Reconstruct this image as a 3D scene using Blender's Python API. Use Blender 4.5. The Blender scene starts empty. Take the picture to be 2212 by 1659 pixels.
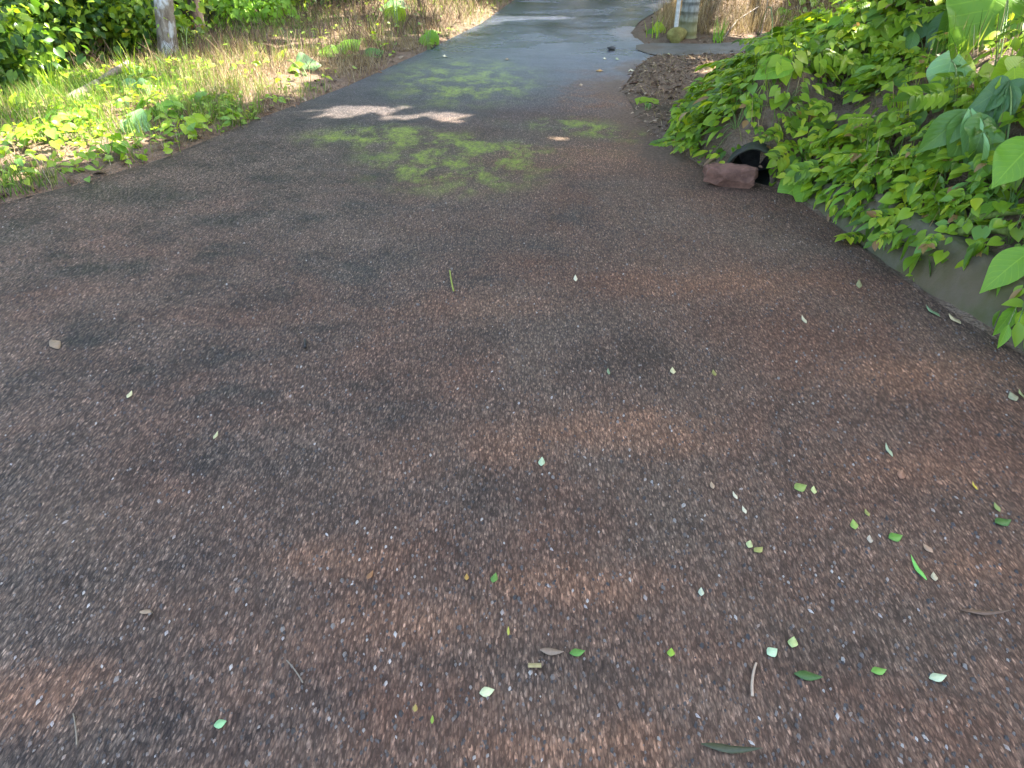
import bpy, math, random
import numpy as np
from mathutils import Vector
random.seed(7); RNG = np.random.default_rng(7)
C = bpy.context.scene.collection
R = math.radians

# ------------------------------------------------------------------ camera numbers
PITCH, CAM_H, LENS = R(34), 1.5, 26.0
F = 1106 * LENS / 18
def ray(u, v):
    a = (u - 1106) / F; b = (829.5 - v) / F
    d = np.array([a, math.cos(PITCH) + b * math.sin(PITCH), -math.sin(PITCH) + b * math.cos(PITCH)])
    return d
def g(u, v, z=0.0):
    d = ray(u, v); t = (z - CAM_H) / d[2]
    return float(d[0] * t), float(d[1] * t)

# ------------------------------------------------------------------ numeric helpers
def sstep(a, b, x):
    t = np.clip((x - a) / (b - a), 0, 1); return t * t * (3 - 2 * t)
def vnoise(x, y, seed=0):
    x = np.asarray(x, float); y = np.asarray(y, float)
    xi = np.floor(x); yi = np.floor(y); fx = x - xi; fy = y - yi
    fx = fx * fx * (3 - 2 * fx); fy = fy * fy * (3 - 2 * fy)
    def h(i, j):
        s = np.sin(i * 127.1 + j * 311.7 + seed * 74.7) * 43758.5453
        return s - np.floor(s)
    return ((h(xi, yi) * (1 - fx) + h(xi + 1, yi) * fx) * (1 - fy) + (h(xi, yi + 1) * (1 - fx) + h(xi + 1, yi + 1) * fx) * fy)
def fbm(x, y, seed=0, o=4):
    s = 0; a = .5
    for k in range(o):
        s = s + a * vnoise(x * 2 ** k, y * 2 ** k, seed + k); a *= .5
    return s / (1 - .5 ** o)
def sdist(poly, x, y):
    """signed distance to a polygon, positive inside"""
    x = np.asarray(x, float); y = np.asarray(y, float)
    best = np.full(x.shape, 1e9); inside = np.zeros(x.shape, bool)
    n = len(poly)
    for i in range(n):
        x0, y0 = poly[i]; x1, y1 = poly[(i + 1) % n]
        dx, dy = x1 - x0, y1 - y0
        t = np.clip(((x - x0) * dx + (y - y0) * dy) / (dx * dx + dy * dy + 1e-12), 0, 1)
        best = np.minimum(best, (x - x0 - t * dx) ** 2 + (y - y0 - t * dy) ** 2)
        c = (y0 > y) != (y1 > y)
        if abs(dy) > 1e-12:
            inside ^= c & (x < dx * (y - y0) / dy + x0)
    d = np.sqrt(best)
    return np.where(inside, d, -d)

# ------------------------------------------------------------------ plan of the place
ROAD = [(-9, -8), (-9, 0.2), (-6.2, 1.5), (-4.7, 2.5), (-3.6, 3.4), (-2.91, 4.06), (-2.61, 4.41), (-2.3, 4.92), (-1.96, 5.92),
        (-1.51, 6.95), (-.94, 8.73), (-.4, 10.69), (.03, 13.04), (.9, 17), (2.6, 22), (5, 28), (9, 36), (13, 36), (9, 28), (6, 21), (4, 16.5),
        (2.58, 13.04), (1.72, 10.9), (1.45, 9.9), (1.5, 9.3), (1.55, 8.55), (1.25, 7.9), (.98, 6.9), (.98, 5.9), (1.1, 5.1), (1.3, 4.6), (1.62, 4.28),
        (1.73, 3.59), (1.76, 3.25), (1.86, 2.79), (1.97, 2.41), (2.12, 1.5), (2.2, 0), (2.2, -8)]
DRIVE = [(1.40, 9.05), (1.36, 8.8), (1.45, 8.55), (1.62, 8.40), (2.4, 8.55), (4, 8.95), (8, 9.8), (20, 13), (20, 14.4), (8, 10.9), (4, 9.75), (2.2, 9.12), (1.6, 9.2)]
BANK = [(2.22, -8), (2.22, 1.2), (2.06, 2.41), (1.96, 2.9), (1.86, 3.3), (1.83, 3.65), (1.75, 4.1), (1.70, 4.36), (1.56, 4.42), (1.36, 4.52), (1.22, 4.75), (1.14, 5.2),
        (1.28, 5.7), (1.55, 6.4), (2.1, 6.95), (3.2, 7.4), (8, 8.3), (40, 14), (40, -8)]
SLOPE = [(1.9, 9.75), (2.6, 9.65), (4, 10.2), (8, 11.4), (20, 15), (60, 24), (60, 60), (14, 40), (9.6, 29), (6.4, 21), (4.4, 16.5), (2.9, 13), (2.1, 11)]
PIPE_C = np.array([1.475, 4.50, .035]); PIPE_R = .140; PIPE_D = np.array([-.36, -.93, 0.0]); PIPE_D /= np.linalg.norm(PIPE_D)

def H(x, y):
    x = np.asarray(x, float); y = np.asarray(y, float)
    d = -sdist(ROAD, x, y)                                  # >0 outside the road
    dd = -sdist(DRIVE, x, y)
    dj = d + .16 * (fbm(x * 3, y * 3, 3) - .5) + .05 * (vnoise(x * 17, y * 17, 9) - .5)
    h = -.03 + .055 * sstep(-.10, .14, dj) + .05 * sstep(.1, .9, d) * (x < .8)
    h = h + sstep(.0, .5, d) * (.07 * (fbm(x * 1.3, y * 1.3, 21) - .5) + .03 * (fbm(x * 6, y * 6, 22) - .5))
    h = h - .10 * sstep(1.6, 3.2, d) * (x < .5) + .5 * sstep(4, 14, d) * (x < 0)
    e = sdist(BANK, x, y)
    wall = sstep(5.0, 4.0, y)
    ee = np.maximum(e + .14 * (fbm(x * 2.2, y * 2.2, 5) - .5) * sstep(.05, .3, e), 0)
    hb = .31 * np.exp(-((x - 1.57) ** 2 + (y - 4.86) ** 2) / .075) * sstep(.0, .10, e) + .17 * wall * sstep(.01, .10, e) + .62 * ee * sstep(-.05, .5, ee) + .10 * (fbm(x * 3.3, y * 3.3, 8) - .5) * sstep(.1, .5, ee)
    h = h + np.minimum(hb, 2.2 + .1 * ee)
    s = np.maximum(sdist(SLOPE, x, y), 0)
    h = h + np.minimum(.55 * s * sstep(0, .6, s) + .2 * (fbm(x * 2, y * 2, 31) - .5) * sstep(0, .6, s), 3.5)
    h = np.where(dd < .05, np.minimum(h, -.03 + .3 * np.maximum(dd + .05, 0)), h)
    # hollow in front of the pipe mouth
    px = x - (PIPE_C[0] + PIPE_D[0] * .15); py = y - (PIPE_C[1] + PIPE_D[1] * .15)
    h = h - (h + .035) * np.exp(-((px / .22) ** 2 + (py / .21) ** 2) ** 4)
    return h
def Hs(x, y): return float(H(np.array([x]), np.array([y]))[0])
def hit(u, v, lift=0.0):
    d = ray(u, v); t = np.arange(1.0, 18, .012)
    p = d[None] * t[:, None]; p[:, 2] += CAM_H
    hh = np.maximum(H(p[:, 0], p[:, 1]), np.where(sdist(ROAD, p[:, 0], p[:, 1]) > 0, 0, -9))
    k = np.argmax(p[:, 2] < hh + 1e-4)
    if p[k, 2] >= hh[k] + 1e-4: k = len(t) - 1
    q = p[k] - d * lift / np.linalg.norm(d)
    return q, t[k] - lift
def hnorm(x, y, e=.06):
    hx = (H(x + e, y) - H(x - e, y)) / (2 * e); hy = (H(x, y + e) - H(x, y - e)) / (2 * e)
    n = np.stack([-hx, -hy, np.ones_like(hx)], -1)
    return n / np.linalg.norm(n, axis=-1, keepdims=True)

# ------------------------------------------------------------------ object helpers
def tag(o, label=None, cat=None, group=None, kind=None):
    if label: o['label'] = label
    if cat: o['category'] = cat
    if group: o['group'] = group
    if kind: o['kind'] = kind
    return o
def empty(name, loc):
    o = bpy.data.objects.new(name, None); C.objects.link(o); o.location = tuple(loc); o.empty_display_size = .05; return o
def mesh_obj(name, v, f, mat, parent=None, uv=None, smooth=True, world=True):
    """v (n,3) in world metres, f list or (m,k) array; uv per vertex"""
    v = np.asarray(v, float)
    if parent is not None and world:
        q = np.zeros(3); p = parent
        while p is not None:
            q = q + np.array(p.location); p = p.parent
        v = v - q
    me = bpy.data.meshes.new(name)
    if isinstance(f, np.ndarray): f = f.tolist()
    me.from_pydata(v.tolist(), [], f)
    if uv is not None:
        l = me.uv_layers.new(name='UVMap'); idx = np.zeros(len(me.loops), int); me.loops.foreach_get('vertex_index', idx)
        l.data.foreach_set('uv', np.asarray(uv)[idx].astype(np.float32).ravel())
    if smooth: me.polygons.foreach_set('use_smooth', np.ones(len(me.polygons), bool))
    me.materials.append(mat); me.update()
    o = bpy.data.objects.new(name, me); C.objects.link(o)
    if parent is not None: o.parent = parent
    return o
def base_mesh(name, v, f, mat, loc, **k):
    """a top-level mesh whose origin is at loc"""
    o = mesh_obj(name, np.asarray(v, float) - np.asarray(loc, float), f, mat, **k); o.location = tuple(loc); return o

# ------------------------------------------------------------------ leaf templates (y: base->tip, x: width, z: up)
def strip(widths, fold=.15, curl=.25, lobe=0.0, cols=3, wave=0.0, notch=None):
    n = len(widths); vs = []; uv = []
    for i, w in enumerate(widths):
        t = i / (n - 1)
        for c in range(cols):
            s = -1 + 2 * c / (cols - 1)
            y = t - lobe * abs(s) ** 1.5 * math.exp(-5 * t)
            x = s * w
            z = fold * abs(s) * w * 2 - curl * t * t + wave * math.sin(9 * t + 2 * s) * abs(s) * w
            vs.append((x, y, z)); uv.append((s * .5 + .5, t))
    fs = [(i * cols + c, i * cols + c + 1, (i + 1) * cols + c + 1, (i + 1) * cols + c) for i in range(n - 1) for c in range(cols - 1)]
    return np.array(vs), np.array(fs), np.array(uv)
T_OVAL = strip([.03, .22, .30, .26, .15, .01], .18, .22)
T_HEART = strip([.14, .42, .47, .42, .31, .17, .01], .16, .25, .28)
T_HEART_BIG = strip([.12, .33, .44, .47, .46, .42, .36, .28, .18, .08, .005], .12, .30, .16, 7, .22)
T_LANCE = strip([.02, .10, .15, .15, .12, .07, .003], .25, .35)
T_BIGLANCE = strip([.04, .16, .24, .28, .28, .26, .21, .14, .07, .004], .16, .40, .05, 5, .14)
T_BLADE = strip([.020, .019, .015, .009, .001], 0, .25, 0, 2)
T_STRAW = strip([.012, .011, .009, .002], 0, .12, 0, 2)
def rot_y(tpl, ang, dz=0):
    v, f, u = tpl; c, s = math.cos(ang), math.sin(ang)
    w = v.copy(); w[:, 0] = v[:, 0] * c + v[:, 1] * s; w[:, 1] = -v[:, 0] * s + v[:, 1] * c; w[:, 2] += dz; return w, f, u
def merge(ts):
    vs = []; fs = []; us = []; o = 0
    for v, f, u in ts: vs.append(v); fs.append(f + o); us.append(u); o += len(v)
    return np.concatenate(vs), np.concatenate(fs), np.concatenate(us)
T_TRI = merge([rot_y(T_BIGLANCE, a, d) for a, d in ((-.62, 0), (0, .01), (.62, 0))])
T_PALM = merge([rot_y(T_BIGLANCE, a, d) for a, d in ((-1.1, 0), (-.5, .012), (0, .02), (.5, .01), (1.1, 0))])
def pinnate(n=5):
    out = []
    for k in range(n):
        for s in (-1, 1):
            v, f, u = T_OVAL; w, f, u = rot_y((v * .42, f, u), s * 1.0); w = w.copy(); w[:, 1] += .12 + k * .17; out.append((w, f, u))
    v, f, u = T_OVAL; w = v * .42; w[:, 1] += .9; out.append((w, f, u)); return merge(out)
T_PINN = pinnate()

def place(tpl, pos, tip, nor, size, widen=1.0):
    """many copies of a leaf template as one vertex cloud"""
    v, f, u = tpl
    pos = np.atleast_2d(pos); tip = np.atleast_2d(tip).astype(float); nor = np.atleast_2d(nor).astype(float)
    n = len(pos); size = np.broadcast_to(size, (n,)); widen = np.broadcast_to(widen, (n,))
    Y = tip / (np.linalg.norm(tip, axis=1, keepdims=True) + 1e-9)
    Z = nor - (nor * Y).sum(1, keepdims=True) * Y; Z /= np.linalg.norm(Z, axis=1, keepdims=True) + 1e-9
    X = np.cross(Y, Z)
    P = (v[None, :, 0:1] * widen[:, None, None] * X[:, None] + v[None, :, 1:2] * Y[:, None] + v[None, :, 2:3] * Z[:, None]) * size[:, None, None] + pos[:, None]
    FF = f[None] + (np.arange(n) * len(v))[:, None, None]
    return P.reshape(-1, 3), FF.reshape(-1, f.shape[1]), np.tile(u, (n, 1))
def tube(pts, rad, sides=6, cap=True):
    pts = np.asarray(pts, float); n = len(pts); rad = np.broadcast_to(rad, (n,))
    vs = []; up = np.array([.31, .17, .93])
    for i in range(n):
        d = pts[min(i + 1, n - 1)] - pts[max(i - 1, 0)]; d /= np.linalg.norm(d) + 1e-9
        a = np.cross(d, up)
        if np.linalg.norm(a) < .2: a = np.cross(d, np.array([1., .1, 0]))
        a /= np.linalg.norm(a); b = np.cross(d, a)
        for k in range(sides):
            t = 2 * math.pi * k / sides; vs.append(pts[i] + rad[i] * (math.cos(t) * a + math.sin(t) * b))
    fs = [[i * sides + k, i * sides + (k + 1) % sides, (i + 1) * sides + (k + 1) % sides, (i + 1) * sides + k] for i in range(n - 1) for k in range(sides)]
    if cap: fs += [list(range(sides))[::-1], [(n - 1) * sides + k for k in range(sides)]]
    return np.array(vs), fs
def join(parts):
    vs = []; fs = []; o = 0
    for v, f in parts:
        vs.append(np.asarray(v)); fs += [[i + o for i in q] for q in (f.tolist() if isinstance(f, np.ndarray) else f)]; o += len(v)
    return np.concatenate(vs), fs
def bez(a, b, c, n=7):
    a, b, c = map(lambda q: np.asarray(q, float), (a, b, c))
    return np.array([(1 - t) ** 2 * a + 2 * t * (1 - t) * b + t * t * c for t in np.linspace(0, 1, n)])

# ------------------------------------------------------------------ materials
class NT:
    def __init__(s, name):
        s.m = bpy.data.materials.new(name); s.m.use_nodes = True; s.t = s.m.node_tree; s.t.nodes.clear()
        s.out = s.n('ShaderNodeOutputMaterial')
    def n(s, t, **k):
        o = s.t.nodes.new(t)
        for a, b in k.items(): setattr(o, a, b)
        return o
    def l(s, a, b): s.t.links.new(a, b)
    def val(s, node, key, v):
        if hasattr(v, 'links'): s.l(v, node.inputs[key])
        else: node.inputs[key].default_value = v
    def coords(s, scale=(1, 1, 1), rot=0):
        t = s.n('ShaderNodeTexCoord'); m = s.n('ShaderNodeMapping'); m.inputs['Scale'].default_value = scale; m.inputs['Rotation'].default_value = (0, 0, rot)
        s.l(t.outputs['Object'], m.inputs['Vector']); return m.outputs[0]
    def noise(s, vec, scale, detail=4, rough=.55, dist=0):
        o = s.n('ShaderNodeTexNoise'); o.inputs['Scale'].default_value = scale; o.inputs['Detail'].default_value = detail; o.inputs['Roughness'].default_value = rough
        o.inputs['Distortion'].default_value = dist
        if vec is not None: s.l(vec, o.inputs['Vector'])
        return o.outputs['Fac']
    def voro(s, vec, scale, feature='F1'):
        o = s.n('ShaderNodeTexVoronoi', feature=feature); o.inputs['Scale'].default_value = scale; s.l(vec, o.inputs['Vector']); return o
    def ramp(s, fac, stops, interp='LINEAR'):
        o = s.n('ShaderNodeValToRGB'); o.color_ramp.interpolation = interp; e = o.color_ramp.elements
        while len(e) < len(stops): e.new(.5)
        for q, (p, c) in zip(e, stops):
            q.position = p; q.color = (c, c, c, 1) if isinstance(c, (int, float)) else (*c, 1)
        s.l(fac, o.inputs[0]); return o.outputs[0]
    def mix(s, fac, a, b, mode='MIX'):
        o = s.n('ShaderNodeMix', data_type='RGBA', blend_type=mode)
        for k, v in ((0, fac), (6, a), (7, b)):
            if hasattr(v, 'links'): s.l(v, o.inputs[k])
            else: o.inputs[k].default_value = (*v, 1) if isinstance(v, tuple) else v
        return o.outputs[2]
    def math(s, op, a, b=0.0, c=None):
        o = s.n('ShaderNodeMath', operation=op)
        for k, v in enumerate((a, b) + ((c,) if c is not None else ())): s.val(o, k, v)
        return o.outputs[0]
    def maprange(s, v, a, b, c=0, d=1):
        o = s.n('ShaderNodeMapRange', interpolation_type='SMOOTHSTEP'); s.l(v, o.inputs[0])
        for k, q in zip((1, 2, 3, 4), (a, b, c, d)): o.inputs[k].default_value = q
        return o.outputs[0]
    def bump(s, h, strength, dist=.01, normal=None):
        o = s.n('ShaderNodeBump'); o.inputs['Strength'].default_value = strength; o.inputs['Distance'].default_value = dist; s.l(h, o.inputs['Height'])
        if normal is not None: s.l(normal, o.inputs['Normal'])
        return o.outputs[0]
    def pbr(s, col, rough=.7, normal=None, spec=.5):
        o = s.n('ShaderNodeBsdfPrincipled'); s.val(o, 'Base Color', col if hasattr(col, 'links') else (*col, 1)); s.val(o, 'Roughness', rough); o.inputs['Specular IOR Level'].default_value = spec
        if normal is not None: s.l(normal, o.inputs['Normal'])
        return o.outputs[0]
    def done(s, sh): s.l(sh, s.out.inputs['Surface']); return s.m

def leaf_mat(name, stops, rough=.42, trans=.42, veins=False, spec=.3, pertint=1.0):
    t = NT(name); geo = t.n('ShaderNodeNewGeometry')
    col = t.ramp(geo.outputs['Random Per Island'], stops)
    vec = t.coords(); nz = t.noise(vec, 38, 3)
    col = t.mix(t.math('MULTIPLY', t.ramp(nz, [(.35, 0.0), (.75, 1.0)]), .35), col, t.mix(1.0, col, (1.35, 1.15, .55), 'MULTIPLY'))
    nrm = None
    if veins:
        tc = t.n('ShaderNodeTexCoord'); sep = t.n('ShaderNodeSeparateXYZ'); t.l(tc.outputs['UV'], sep.inputs[0])
        ax = t.math('ABSOLUTE', t.math('SUBTRACT', sep.outputs[0], .5))
        mid = t.maprange(ax, .006, .03, 1, 0)
        side = t.math('SINE', t.math('MULTIPLY', t.math('SUBTRACT', sep.outputs[1], t.math('MULTIPLY', ax, .55)), 52.0))
        sv = t.maprange(side, .90, 1.0, 0, .55)
        v = t.math('MAXIMUM', mid, sv)
        col = t.mix(t.math('MULTIPLY', v, .55), col, t.mix(1.0, col, (1.9, 1.6, 1.7), 'MULTIPLY'))
        nrm = t.bump(t.math('ADD', t.math('MULTIPLY', v, -.6), t.math('MULTIPLY', side, .2)), .35, .004)
    p = t.pbr(col, rough, nrm, spec)
    tr = t.n('ShaderNodeBsdfTranslucent'); t.l(t.mix(1.0, col, (1.5, 1.45, .55), 'MULTIPLY'), tr.inputs['Color'])
    ms = t.n('ShaderNodeMixShader'); ms.inputs[0].default_value = trans; t.l(p, ms.inputs[1]); t.l(tr.outputs[0], ms.inputs[2])
    return t.done(ms.outputs[0])

DUST = [(.30, 1.93, .42, .14, .9), (.16, 1.30, .25, .08, .8), (-.22, 1.18, .25, .09, .7), (.15, .86, .25, .06, .9), (.75, 4.95, .75, .35, .85), (.95, 3.05, .5, .18, .7), (1.55, 2.3, .5, .14, .8), (1.3, 1.75, .3, .10, .6), (-1.1, .98, .25, .1, .8), (-.1, 2.85, .35, .14, .5), (.95, 6.6, .5, 1.0, .9), (-.5, 1.38, .2, .06, .6), (1.2, 1.35, .22, .07, .6)]
SMEAR = [(1.08, 5.1, .34, .45), (.98, 5.9, .34, .55), (1.0, 6.9, .36, .6), (1.35, 7.8, .45, .5), (1.5, 9.9, .35, .7), (1.35, 4.55, .3, .25)]
def m_asphalt():
    t = NT('worn_asphalt'); v = t.coords(); sep = t.n('ShaderNodeSeparateXYZ'); t.l(v, sep.inputs[0]); X, Y = sep.outputs[0], sep.outputs[1]
    st = t.coords((1, .30, 1), R(3)); st2 = t.coords((1, .34, 1), R(-4))
    v1 = t.voro(st, 185); v2 = t.voro(st2, 320); v3 = t.voro(st, 46)
    def chan(o):
        q = t.n('ShaderNodeSeparateColor'); t.l(o.outputs['Color'], q.inputs[0]); return q.outputs
    c1, c2, c3 = chan(v1), chan(v2), chan(v3)
    # aggregate brightness per stone
    agg = t.ramp(c1[0], [(0, .36), (.4, .75), (.75, 1.12), (.92, 1.5), (1, 2.1)])
    agg2 = t.ramp(c2[1], [(0, .6), (.6, .95), (.9, 1.35), (1, 2.2)])
    binder = t.ramp(v1.outputs['Distance'], [(.25, 1.0), (.75, .45)])
    # ground tones
    big = t.noise(t.coords((1, 1, 1), .2), .75, 6, .62, .4); mid = t.noise(v, 3.2, 6, .65, .3); big2 = t.noise(t.coords((.75, 1.5, 1), .1), 1.5, 6, .62, .6)
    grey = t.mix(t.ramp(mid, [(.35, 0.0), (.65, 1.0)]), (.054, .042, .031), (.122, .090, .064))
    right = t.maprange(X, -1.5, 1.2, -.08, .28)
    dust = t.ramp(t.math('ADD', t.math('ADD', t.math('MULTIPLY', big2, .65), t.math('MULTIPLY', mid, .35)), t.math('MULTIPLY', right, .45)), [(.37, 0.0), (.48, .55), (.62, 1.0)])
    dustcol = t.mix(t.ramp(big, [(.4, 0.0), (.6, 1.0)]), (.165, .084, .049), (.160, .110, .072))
    grey = t.mix(t.maprange(Y, 4.5, 8.5, 0, 1), grey, t.mix(t.ramp(mid, [(.35, 0.0), (.65, 1.0)]), (.022, .031, .050), (.044, .057, .082)))  # far lane base turns blue, sky reflection put into the colour
    dust_fade = t.maprange(t.math('ADD', t.math('ADD', Y, t.math('MULTIPLY', X, -.6)), t.math('MULTIPLY', mid, 1.5)), 5.2, 7.8, 1, .15)
    dust = t.math('MULTIPLY', dust, dust_fade)
    col = t.mix(t.math('MULTIPLY', dust, .72), grey, dustcol)
    pz = None
    for cx, cy, rx_, ry_, st_ in DUST:
        o_ = t.math('MULTIPLY', t.maprange(t.math('ADD', t.math('SQRT', t.math('ADD', t.math('POWER', t.math('DIVIDE', t.math('SUBTRACT', X, cx), rx_), 2.0), t.math('POWER', t.math('DIVIDE', t.math('SUBTRACT', Y, cy), ry_), 2.0))), t.math('MULTIPLY', t.math('SUBTRACT', mid, .5), 3.2)), .0, 1.5, 1, 0), st_)
        pz = o_ if pz is None else t.math('MAXIMUM', pz, o_)
    col = t.mix(t.math('MULTIPLY', pz, .72), col, (.255, .135, .075))
    dust = t.math('MAXIMUM', dust, pz)
    stone = t.mix(t.math('MULTIPLY', c1[2], .35), (1.0, 1.0, 1.0), (1.12, .93, .80))
    full = t.mix(1.0, col, stone, 'MULTIPLY')
    amp = t.mix(t.math('MULTIPLY', dust, .30), t.mix(1.0, t.mix(1.0, agg, agg2, 'MULTIPLY'), binder, 'MULTIPLY'), (.85, .85, .85))
    full = t.mix(1.0, full, amp, 'MULTIPLY')
    # moss film across the far lane
    ell = lambda cx, cy, rx, ry: t.maprange(t.math('SQRT', t.math('ADD', t.math('POWER', t.math('DIVIDE', t.math('SUBTRACT', X, cx), rx), 2.0), t.math('POWER', t.math('DIVIDE', t.math('SUBTRACT', Y, cy), ry), 2.0))), .35, 1.0, 1, 0)
    em = ell(-.45, 7.3, .95, 1.3)
    for q in ((-.35, 5.0, .85, 1.0), (.45, 5.6, .5, .45), (-.9, 5.4, .8, .45), (.75, 5.35, .4, .5)):
        em = t.math('MAXIMUM', em, ell(*q))
    mn = t.noise(t.coords((1, .8, 1)), 4.5, 7, .7, .3)
    band = t.math('ABSOLUTE', t.math('SUBTRACT', t.math('ADD', Y, t.math('MULTIPLY', X, .52)), 5.52))
    em = t.math('MULTIPLY', em, t.maprange(band, .08, .34, .05, 1))
    moss = t.math('MULTIPLY', em, t.math('MULTIPLY', t.ramp(mn, [(.45, .04), (.60, 1.0)]), t.ramp(t.noise(t.coords((1, .5, 1)), 28, 4, .7), [(.32, .25), (.58, 1.0)])))
    full = t.mix(t.math('MULTIPLY', moss, .88), full, t.mix(t.ramp(t.noise(v, 60, 3), [(.3, 0.0), (.7, 1.0)]), (.11, .145, .018), (.27, .33, .042)))
    sm = None
    for q in SMEAR:
        o_ = t.maprange(t.math('ADD', t.math('SQRT', t.math('ADD', t.math('POWER', t.math('DIVIDE', t.math('SUBTRACT', X, q[0]), q[2]), 2.0), t.math('POWER', t.math('DIVIDE', t.math('SUBTRACT', Y, q[1]), q[3]), 2.0))), t.math('MULTIPLY', t.math('SUBTRACT', t.noise(v, 7, 5, .7), .5), 1.6)), .35, 1.1, .9, 0)
        sm = o_ if sm is None else t.math('MAXIMUM', sm, o_)
    full = t.mix(sm, full, t.mix(t.ramp(t.noise(v, 40, 5, .7), [(.35, 0.0), (.65, 1.0)]), (.060, .036, .022), (.150, .098, .062)))
    dust = t.math('MAXIMUM', dust, sm)
    wet = t.maprange(Y, 5.5, 10.5, 0, 1)
    r = t.math('SUBTRACT', t.math('ADD', .50, t.math('MULTIPLY', dust, .26)), t.math('MULTIPLY', t.math('MULTIPLY', wet, t.ramp(big2, [(.35, 1.0), (.65, .6)])), .40))
    hgt = t.math('ADD', t.math('MULTIPLY', c1[0], .6), t.math('MULTIPLY', t.math('SUBTRACT', 1.0, v1.outputs['Distance']), .6))
    hgt = t.math('ADD', hgt, t.math('MULTIPLY', c2[0], .35))
    hgt = t.math('MULTIPLY', hgt, t.math('SUBTRACT', 1.0, t.math('MULTIPLY', wet, .7)))
    n1 = t.bump(hgt, .55, .005)
    n2 = t.bump(t.noise(v, 2.2, 4, .6), .25, .03, n1)
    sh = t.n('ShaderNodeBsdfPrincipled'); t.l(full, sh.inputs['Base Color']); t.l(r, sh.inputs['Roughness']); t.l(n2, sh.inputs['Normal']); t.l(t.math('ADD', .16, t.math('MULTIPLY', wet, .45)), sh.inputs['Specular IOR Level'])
    return t.done(sh.outputs[0])

def m_soil():
    t = NT('red_brown_soil'); v = t.coords()
    a = t.noise(v, 1.7, 6, .65); b = t.noise(v, 14, 6, .7); c = t.voro(v, 70)
    col = t.mix(t.ramp(a, [(.35, 0.0), (.65, 1.0)]), (.085, .052, .030), (.135, .085, .050))
    col = t.mix(t.ramp(b, [(.4, 0.0), (.7, 1.0)]), col, (.170, .120, .080))
    col = t.mix(t.ramp(t.noise(v, .9, 4), [(.5, 0.0), (.7, .6)]), col, (.045, .038, .016))
    h = t.math('ADD', b, t.math('MULTIPLY', c.outputs['Distance'], .5))
    return t.done(t.pbr(col, .9, t.bump(h, .7, .03), .25))
def m_concrete(name, base, moss, mossamt):
    t = NT(name); v = t.coords(); a = t.noise(v, 3, 7, .7); b = t.noise(v, 26, 5, .7)
    col = t.mix(t.ramp(a, [(.3, 0.0), (.7, 1.0)]), tuple(q * .6 for q in base), base)
    col = t.mix(t.ramp(t.noise(t.coords((1, 1, .5)), 5, 6, .7), [(.42, 0.0), (.62, mossamt)]), col, moss)
    col = t.mix(t.ramp(t.noise(v, 1.6, 5), [(.52, 0.0), (.66, .6)]), col, (.10, .065, .035))
    return t.done(t.pbr(col, .85, t.bump(t.math('ADD', a, b), .5, .01), .3))
def m_bark(name, dark, light, patch=None, zs=.25):
    t = NT(name); v = t.coords((1, 1, zs)); a = t.noise(v, 26, 7, .7, .5); b = t.noise(t.coords((1, 1, .6)), 7, 4)
    col = t.mix(t.ramp(a, [(.35, 0.0), (.65, 1.0)]), dark, light)
    if patch: col = t.mix(t.ramp(b, [(.50, 0.0), (.58, .9)]), col, patch)
    return t.done(t.pbr(col, .85, t.bump(a, .8, .02), .25))
def m_ringed():
    t = NT('ringed_palm_bark'); v = t.coords((1, 1, .35)); a = t.noise(v, 30, 6, .7); sep = t.n('ShaderNodeSeparateXYZ'); t.l(t.coords(), sep.inputs[0])
    z = t.math('ADD', sep.outputs[2], t.math('MULTIPLY', t.noise(t.coords(), 6, 2), .02)); fr = t.math('FRACT', t.math('MULTIPLY', z, 10.0))
    ring = t.ramp(fr, [(.0, 1.0), (.45, .9), (.62, .5), (.78, .42), (.9, 1.0), (1, 1.0)])
    col = t.mix(t.ramp(a, [(.35, 0.0), (.65, 1.0)]), (.13, .125, .095), (.33, .32, .27)); col = t.mix(1.0, col, ring, 'MULTIPLY')
    col = t.mix(t.maprange(sep.outputs[2], .06, .34, .75, 0), col, (.17, .15, .03))
    return t.done(t.pbr(col, .6, t.bump(a, .5, .01), .3))
def m_plain(name, c0, c1, rough=.8, scale=20, bump=.5, spec=.3):
    t = NT(name); v = t.coords(); a = t.noise(v, scale, 5, .65)
    return t.done(t.pbr(t.mix(t.ramp(a, [(.35, 0.0), (.65, 1.0)]), c0, c1), rough, t.bump(a, bump, .01), spec))
def m_island(name, stops, rough=.8, spec=.3, trans=0.0):
    t = NT(name); geo = t.n('ShaderNodeNewGeometry'); col = t.ramp(geo.outputs['Random Per Island'], stops)
    p = t.pbr(col, rough, None, spec)
    if trans:
        tr = t.n('ShaderNodeBsdfTranslucent'); t.l(col, tr.inputs['Color']); ms = t.n('ShaderNodeMixShader'); ms.inputs[0].default_value = trans
        t.l(p, ms.inputs[1]); t.l(tr.outputs[0], ms.inputs[2]); p = ms.outputs[0]
    return t.done(p)

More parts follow.
